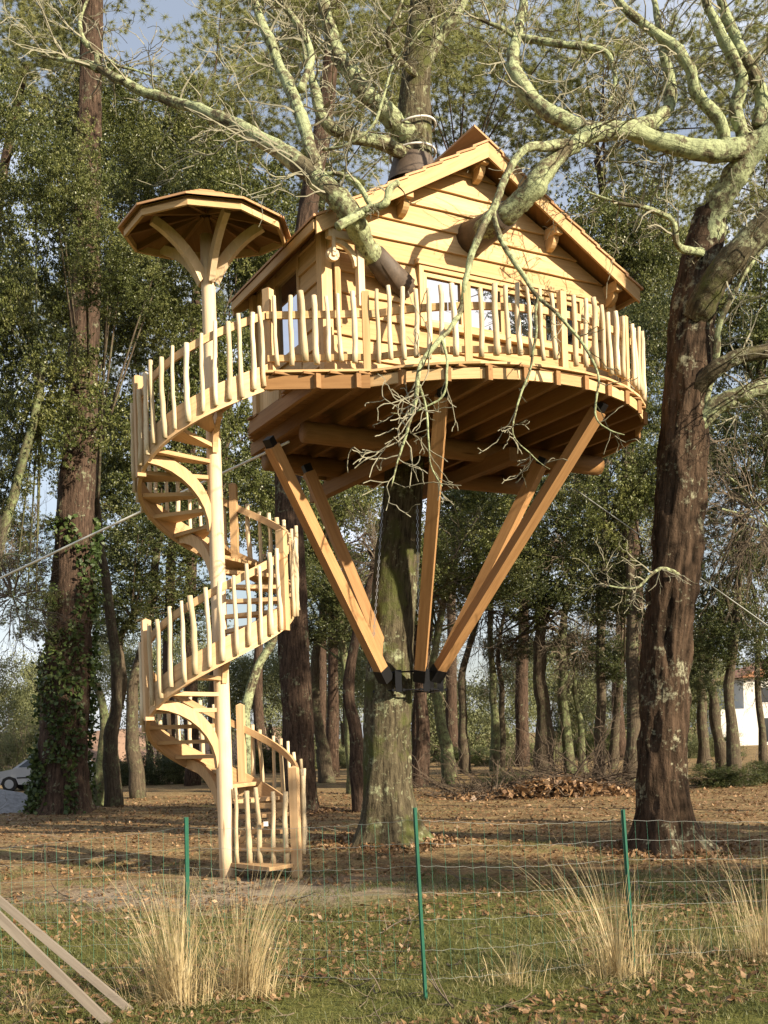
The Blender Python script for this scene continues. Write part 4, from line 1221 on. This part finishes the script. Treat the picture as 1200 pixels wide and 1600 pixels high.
o = bpy.data.objects.new('dead_leaves', mesh_np('dead_leaves', V - np.array(wpos(bpz)), F, 'deadleaf')); COL.objects.link(o); o.parent = bpz; o['kind'] = 'stuff'

# gravel heap by the pine
c = gpt(10, 29); gh = MB()
vs, fs = [], []
for j in range(9):
    for i in range(26):
        a = i / 26 * 6.2832; r = 1.9 * (1 - j / 8.5)
        p = Vector((c.x + math.cos(a) * r * 1.3 - .6, c.y + math.sin(a) * r * .8, 0))
        p.z = c.z + .05 + .75 * (j / 8) ** .9 + .10 * noise.noise(p * 2.5)
        vs.append(p)
for j in range(8):
    for i in range(26): fs.append((j * 26 + i, j * 26 + (i + 1) % 26, (j + 1) * 26 + (i + 1) % 26, (j + 1) * 26 + i))
fs.append(tuple(8 * 26 + i for i in range(26)))
gh.add(vs, fs); tag(gh.build('gravel_heap', 'gravel', None, True), 'grey heap of gravel at the left edge beside the ivy-clad pine', 'gravel heap', kind='thing')

# ------------------------------------------------------------------ car behind the pine
def car():
    d = 43.0; c = gpt(18, d); x0 = at(-10, 1220, d).x; z0 = c.z + .12
    e = empty('parked_car', (x0 + 2, d, z0), 'pale silver car parked nose-left behind the ivy-clad pine', 'car')
    prof = [(0, .32), (.03, .62), (.18, .72), (1.0, .86), (1.12, .90), (3.7, .92), (3.98, .86), (4.05, .5), (4.0, .28), (3.55, .26), (3.45, .5), (3.2, .6), (2.95, .5), (2.85, .26), (1.25, .26), (1.15, .5), (.9, .6), (.65, .5), (.55, .26)]
    m_ = MB(); P = [Vector((x0 + a, d - .8, z0 + b)) for a, b in prof]
    vs = P + [p + Vector((0, 1.6, 0)) for p in P]; n = len(P)
    m_.add(vs, [tuple(range(n)), tuple(range(n, 2 * n))[::-1]] + [(i, n + i, n + (i + 1) % n, (i + 1) % n) for i in range(n)])
    m_.build('body', 'carpaint', e)
    cab = [(1.05, .885), (1.75, 1.36), (2.9, 1.40), (3.5, 1.22), (3.85, .915)]
    m_ = MB(); A = [Vector((x0 + a, d - .78 + (b - .88) * .22, z0 + b)) for a, b in cab]; B = [Vector((x0 + a, d + .78 - (b - .88) * .22, z0 + b)) for a, b in cab]; n = 5
    m_.add(A + B, [tuple(range(n)), tuple(range(n, 2 * n))[::-1]] + [(i, n + i, n + (i + 1) % n, (i + 1) % n) for i in range(n)])
    cb = m_.build('cabin', 'carpaint', e)
    for poly in ([(1.25, .93), (1.8, 1.31), (2.3, 1.33), (2.3, .93)], [(2.36, .93), (2.36, 1.33), (2.88, 1.34), (3.4, 1.17), (3.6, .95)]):
        m_ = MB(); m_.prism([Vector((x0 + a, d - .80 + (b - .88) * .22, z0 + b)) for a, b in poly], (0, .012, 0)); m_.build('side_window', 'darkglass', cb)
    m_ = MB(); m_.add([Vector((x0 + 1.08, d - .7, z0 + .91)), Vector((x0 + 1.08, d + .7, z0 + .91)), Vector((x0 + 1.72, d + .62, z0 + 1.345)), Vector((x0 + 1.72, d - .62, z0 + 1.345))], [(0, 1, 2, 3)])
    for i, v in enumerate(m_.v): m_.v[i] = (v[0] - .012, v[1], v[2] + .012)
    m_.build('windscreen', 'darkglass', cb)
    MB().box((x0 + .07, d - .55, z0 + .60), (.05, 0, 0), (0, .18, 0), (0, 0, .06)).build('headlight', 'whiteplastic', e)
    MB().box((x0 + 2.0, d - .805, z0 + .52), (.8, 0, 0), (0, .008, 0), (0, 0, .025)).build('side_trim', 'tyre', e)
    for wx in (.9, 3.2):
        for wy in (-.74, .74):
            wh = MB().tube([(x0 + wx, d + wy - .09, z0 + .29), (x0 + wx, d + wy + .09, z0 + .29)], .29, 20).build('wheel', 'tyre', e)
            MB().tube([(x0 + wx, d + wy - .1 * (1 if wy < 0 else -1), z0 + .29), (x0 + wx, d + wy - .08 * (1 if wy < 0 else -1), z0 + .29)], .18, 14).build('rim', 'carpaint', wh)
car()

# white house far right
def house():
    d = 84.0; a = at(1128, 1165, d); x0 = a.x; z0 = .1
    e = empty('white_house', (x0 + 4, d, z0), 'white rendered house with terracotta roof glimpsed at the far right', 'house')
    MB().box((x0 + 6.0, d + 4, z0 + 2.6), (4.2, 0, 0), (0, 4, 0), (0, 0, 2.75)).build('wall', 'white_wall', e)
    MB().box((x0 + .9, d + 3, z0 + 1.4), (.9, 0, 0), (0, 3, 0), (0, 0, 1.5)).build('garage_wall', 'white_wall', e)
    MB().prism([(x0 + 1.4, d - .5, z0 + 5.3), (x0 + 10.6, d - .5, z0 + 5.3), (x0 + 6, d - .5, z0 + 7.1)], (0, 9, 0)).build('roof', 'tile', e)
    for xx, zz, ww, hh in ((3.4, 3.9, .5, .65), (6.2, 3.9, .5, .65), (3.4, 1.2, .45, 1.0), (6.2, 1.4, .55, .65), (.9, 1.1, .35, .9)):
        wd = MB().box((x0 + xx, d - .02, z0 + zz), (ww, 0, 0), (0, .04, 0), (0, 0, hh)).build('window', 'white_wall', e)
        MB().box((x0 + xx, d - .05, z0 + zz), (ww - .08, 0, 0), (0, .03, 0), (0, 0, hh - .08)).build('pane', 'darkglass', wd)
house()

# ------------------------------------------------------------------ ropes
def rope(name, label, a, b, r, mat, sag, ext):
    a, b = Vector(a), Vector(b); e = a + (b - a) * ext
    pts = []
    for i in range(25):
        t = i / 24; p = a.lerp(e, t); p.z -= sag * math.sin(math.pi * min(1, t)); pts.append(p)
    pts = [p for p in pts if p.z > gz(p.x, p.y) - .1]
    m_ = MB(); m_.tube(pts, r, 6); tag(m_.build(name, mat, None, True), label, 'rope')


rope('guy_rope', 'taut white guy rope running from the deck down to the left', at(452, 690, 15.2), at(0, 900, 17.5), .018, 'rope', .05, 4.2)
rope('guy_cable', 'thin grey guy cable running from the deck down to the right', at(895, 762, 17.2), at(1200, 975, 19.5), .011, 'wire', .05, 4.6)

# ------------------------------------------------------------------ fence
fence = empty('wire_fence', (at(660, 1500, 7.5).x, 7.5, 0), 'green stake and wire mesh fence crossing in front of the stair and oaks', 'fence')
stakes = [((-260, 1330), (-250, 1560), 8.8), ((291, 1277), (295, 1545), 8.1), ((648, 1262), (666, 1562), 7.42), ((973, 1265), (992, 1530), 8.0), ((1400, 1262), (1410, 1500), 8.8)]
tops = []
for (tx, ty), (bx, by), d in stakes:
    a, b = at(tx, ty, d), at(bx, by, d); b.z = gz(b.x, b.y) - .15
    if True:
        MB().bar(b, a, .028, .028, up=(0, 1, 0)).bar(b + Vector((0, -.016, 0)), a + Vector((0, -.016, 0)), .008, .03, up=(0, 1, 0)).build('post', 'green_metal', fence)
    tops.append((a, b))
hs = [.98, .86, .74, .60, .46, .30, .15]
for i in range(len(tops) - 1):
    (a0, b0), (a1, b1) = tops[i], tops[i + 1]
    L = (a1 - a0).length; nn = 24
    def wp(t, h):
        f0 = b0 + (a0 - b0) * (h * .90 + .06); f1 = b1 + (a1 - b1) * (h * .90 + .06)
        p = f0.lerp(f1, t); p.z -= .03 * math.sin(math.pi * t); p += Vector((0, .03 + .01 * math.sin(t * 40 + h * 9), .006 * math.sin(t * 60 + h * 20)))
        return p
    for h in hs:
        MB().tube([wp(j / nn, h) for j in range(nn + 1)], .0010, 4, False).build('line_wire', 'wire', fence)
    m_ = MB(); cnt = int(L / .098)
    for j in range(1, cnt): m_.tube([wp(j / cnt, h) for h in hs], .0011, 3, False)
    o = m_.build('stay_wires', 'green_wire', fence); o['kind'] = 'stuff'

# ------------------------------------------------------------------ timbers at the lower left
for k, (a, b, w_, h_, lab) in enumerate((((205, 1586, 7.3), (-160, 1272, 7.3), .03, .05, 'upper pale plank slanting out of the lower left corner'),
                                        ((172, 1606, 7.0), (-190, 1250, 7.0), .03, .06, 'lower grey plank slanting out of the lower left corner'))):
    A, B = at(*a), at(*b); A.z = gz(A.x, A.y)
    m_ = MB(); m_.bar(A, B, w_, h_, up=(0, 0, 1)); 
    o = m_.build('plank', 'grey_timber', None); tag(o, lab, 'plank')
A = at(-165, 1275, 7.2); m_ = MB(); m_.box((A.x, A.y, A.z / 2 - .05), (.06, 0, 0), (0, .25, 0), (0, 0, A.z / 2)); m_.box((A.x, A.y, A.z * .6), (.2, 0, 0), (0, .06, 0), (0, 0, .05))
tag(m_.build('plank_rest', 'grey_timber', None), 'timber rest propping the two slanting planks at the lower left', 'trestle')

# ------------------------------------------------------------------ grass tufts, short grass, fallen leaves
def tuft(label, px, py, n, h, spread, lean=0.0, brown=.5):
    d0 = 1.8 * FPX / (((px - 600) * math.sin(ROLL) + (py - 800) * math.cos(ROLL)) - HOR)
    c = at(px, py, d0); c.z = gz(c.x, c.y) - .02
    V, F = [], []
    for i in range(n):
        a = random.random() * 6.2832; r = abs(random.gauss(0, .13)) * spread
        b = c + Vector((math.cos(a) * r, math.sin(a) * r * .8, 0))
        hh = h * random.uniform(.35, 1.05) * (1 - .25 * min(1, r / .4)); out = Vector((math.cos(a), math.sin(a), 0)) * (.10 + .42 * random.random() ** 2) * spread * hh
        out += Vector((lean * hh + random.gauss(0, .05), 0, 0))
        if random.random() < .12: out *= 1.9; hh *= .6
        w_ = random.uniform(.0014, .003); sd = Vector((math.cos(a + 1.3), math.sin(a + 1.3), 0)) * w_
        base = len(V)
        for k in range(5):
            t = k / 4; p = b + out * t ** 1.7 + Vector((0, 0, hh * (t - .12 * t * t))); ww = 1 - .8 * t
            V += [p - sd * ww, p + sd * ww]
        for k in range(4): F.append((base + 2 * k, base + 2 * k + 1, base + 2 * k + 3, base + 2 * k + 2))
    for i in range(n // 2):      # matted dead blades at the foot
        a = random.random() * 6.2832; r = abs(random.gauss(0, .16)) * spread; b = c + Vector((math.cos(a) * r, math.sin(a) * r, random.uniform(.01, .05)))
        dr = Vector((random.gauss(0, 1), random.gauss(0, 1), random.uniform(-.1, .5))).normalized() * random.uniform(.08, .24); sd = Vector((-dr.y, dr.x, 0)).normalized() * .003
        base = len(V); m1 = b + dr * .5 + Vector((0, 0, .03)); V += [b - sd, b + sd, m1 - sd, m1 + sd, b + dr - sd * .4, b + dr + sd * .4]
        F += [(base, base + 1, base + 3, base + 2), (base + 2, base + 3, base + 5, base + 4)]
    o = bpy.data.objects.new('grass_tuft', mesh_np('grass_tuft', np.array([tuple(v - c) for v in V]), np.array(F), 'straw')); COL.objects.link(o)
    o.location = c; tag(o, label, 'grass tuft', 'dry grass tufts along the fence', 'thing')


random.seed(4)
tuft('tall straw-coloured grass tuft in front of the left fence stake', 275, 1568, 400, 1.16, 1.35, -.06)
tuft('straw-coloured grass tuft just right of the left fence stake, below the stair', 385, 1552, 340, 1.10, 1.4, .16)
tuft('wide-spreading dry grass tuft at the foot of the right fence stake', 965, 1528, 330, 1.12, 1.75, -.10)
tuft('dry grass tuft cut by the right edge of the picture', 1195, 1500, 240, 1.1, 1.5, 0)
tuft('small dry grass tuft between right stake and picture edge', 1085, 1500, 70, .55, 1.3, .1)
tuft('small low dry tuft beside the slanting planks', 45, 1588, 60, .3, 1.3, 0)
tuft('thin wispy dry tuft right of the middle fence stake', 800, 1540, 90, .45, 1.4, 0)

n = 130000; rng_u = rng.random(n)
X = rng.uniform(-5.5, 6.5, n); Y = 6.2 + 10.5 * rng.random(n) ** 1.6
keep = []
for i in range(n):
    v = noise.noise(Vector((X[i] * .8, Y[i] * .8, 3))) + .5 * noise.noise(Vector((X[i] * 3, Y[i] * 3, 8)))
    lim = -.32 + max(0, (Y[i] - 9.0) * .09)
    if v > lim or (rng_u[i] < .3 and Y[i] < 12): keep.append(i)
X, Y = X[keep], Y[keep]
Z = np.array([gz(x, y) for x, y in zip(X, Y)])
P = np.stack([X, Y, Z], 1); n = len(P)
a = rng.uniform(0, 6.283, n); h = rng.uniform(.02, .075, n)[:, None]; ln = rng.normal(0, .6, size=(n, 2))
sd = np.stack([np.cos(a), np.sin(a), 0 * a], 1) * .004
tip = P + np.concatenate([ln * h, h], 1)
V = np.stack([P - sd, P + sd, tip], 1).reshape(-1, 3)
o = bpy.data.objects.new('short_grass', mesh_np('short_grass', V, np.arange(3 * n).reshape(n, 3), 'grass')); COL.objects.link(o)
tag(o, 'short green and straw-coloured grass in the foreground', 'grass', kind='stuff')

n = 42000
Y = 6.3 + 27 * rng.random(n) ** 1.35; X = (rng.random(n) - .5) * (Y * .82 + 2)
kp = [i for i in range(n) if noise.noise(Vector((X[i] * .6, Y[i] * .6, 21))) > -.12 - max(0, (Y[i] - 13)) * .06]
X, Y = X[kp], Y[kp]
P = np.array([(x, y, gz(x, y) + random.uniform(.008, .03)) for x, y in zip(X, Y)])
n = len(P)
d = rng.normal(size=(n, 3)); d[:, 2] *= .4; d /= np.linalg.norm(d, axis=1, keepdims=True)
nn = rng.normal(size=(n, 3)) * .4; nn[:, 2] += 1
s_ = np.cross(d, nn); s_ /= np.linalg.norm(s_, axis=1, keepdims=True)
L = rng.uniform(.016, .042, (n, 1)) * (1 + (Y[:, None] - 7) * .02); W = L * rng.uniform(.35, .6, (n, 1))
V = np.stack([P - d * L, P + s_ * W, P + d * L, P - s_ * W], 1).reshape(-1, 3)
o = bpy.data.objects.new('fallen_leaves', mesh_np('fallen_leaves', V, np.arange(4 * n).reshape(n, 4), 'deadleaf')); COL.objects.link(o)
tag(o, 'fallen brown oak leaves scattered over the woodland floor', 'fallen leaves', kind='stuff')

# litter banked against the two near oaks, and fallen twigs
random.seed(31); P = []
for (cx, cy, r0) in ((bpx.x, bpx.y, r_) for bpx, r_ in ((gpt(608, D0), .62), (gpt(1040, D1), .55), (gpt(470, D3), .5))):
    for k in range(1100):
        a = random.random() * 6.2832; r = r0 + abs(random.gauss(0, .35)); x, y = cx + math.cos(a) * r, cy + math.sin(a) * r
        P.append((x, y, gz(x, y) + random.uniform(.01, .09) * math.exp(-(r - r0) * 2)))
V, F = leaves(np.array(P), .085, .05, 1.4)
o = bpy.data.objects.new('leaf_drift', mesh_np('leaf_drift', V, F, 'deadleaf')); COL.objects.link(o)
tag(o, 'drifts of brown leaves banked round the feet of the trunks', 'fallen leaves', kind='stuff')
m_ = MB()
for k in range(420):
    y = 6.8 + 22 * random.random() ** 1.3; x = (random.random() - .5) * (y * .8 + 2)
    grow(m_, Vector((x, y, gz(x, y) + .015)), Vector((random.gauss(0, 1), random.gauss(0, 1), .02)), random.uniform(.15, .7), random.choice((.004, .006, .010)), 1, wig=.15, grav=-.02, kids=1.2, rmin=.002)
o = m_.build('fallen_twigs', 'twig', None); tag(o, 'fallen twigs littering the woodland floor', 'twigs', kind='stuff')
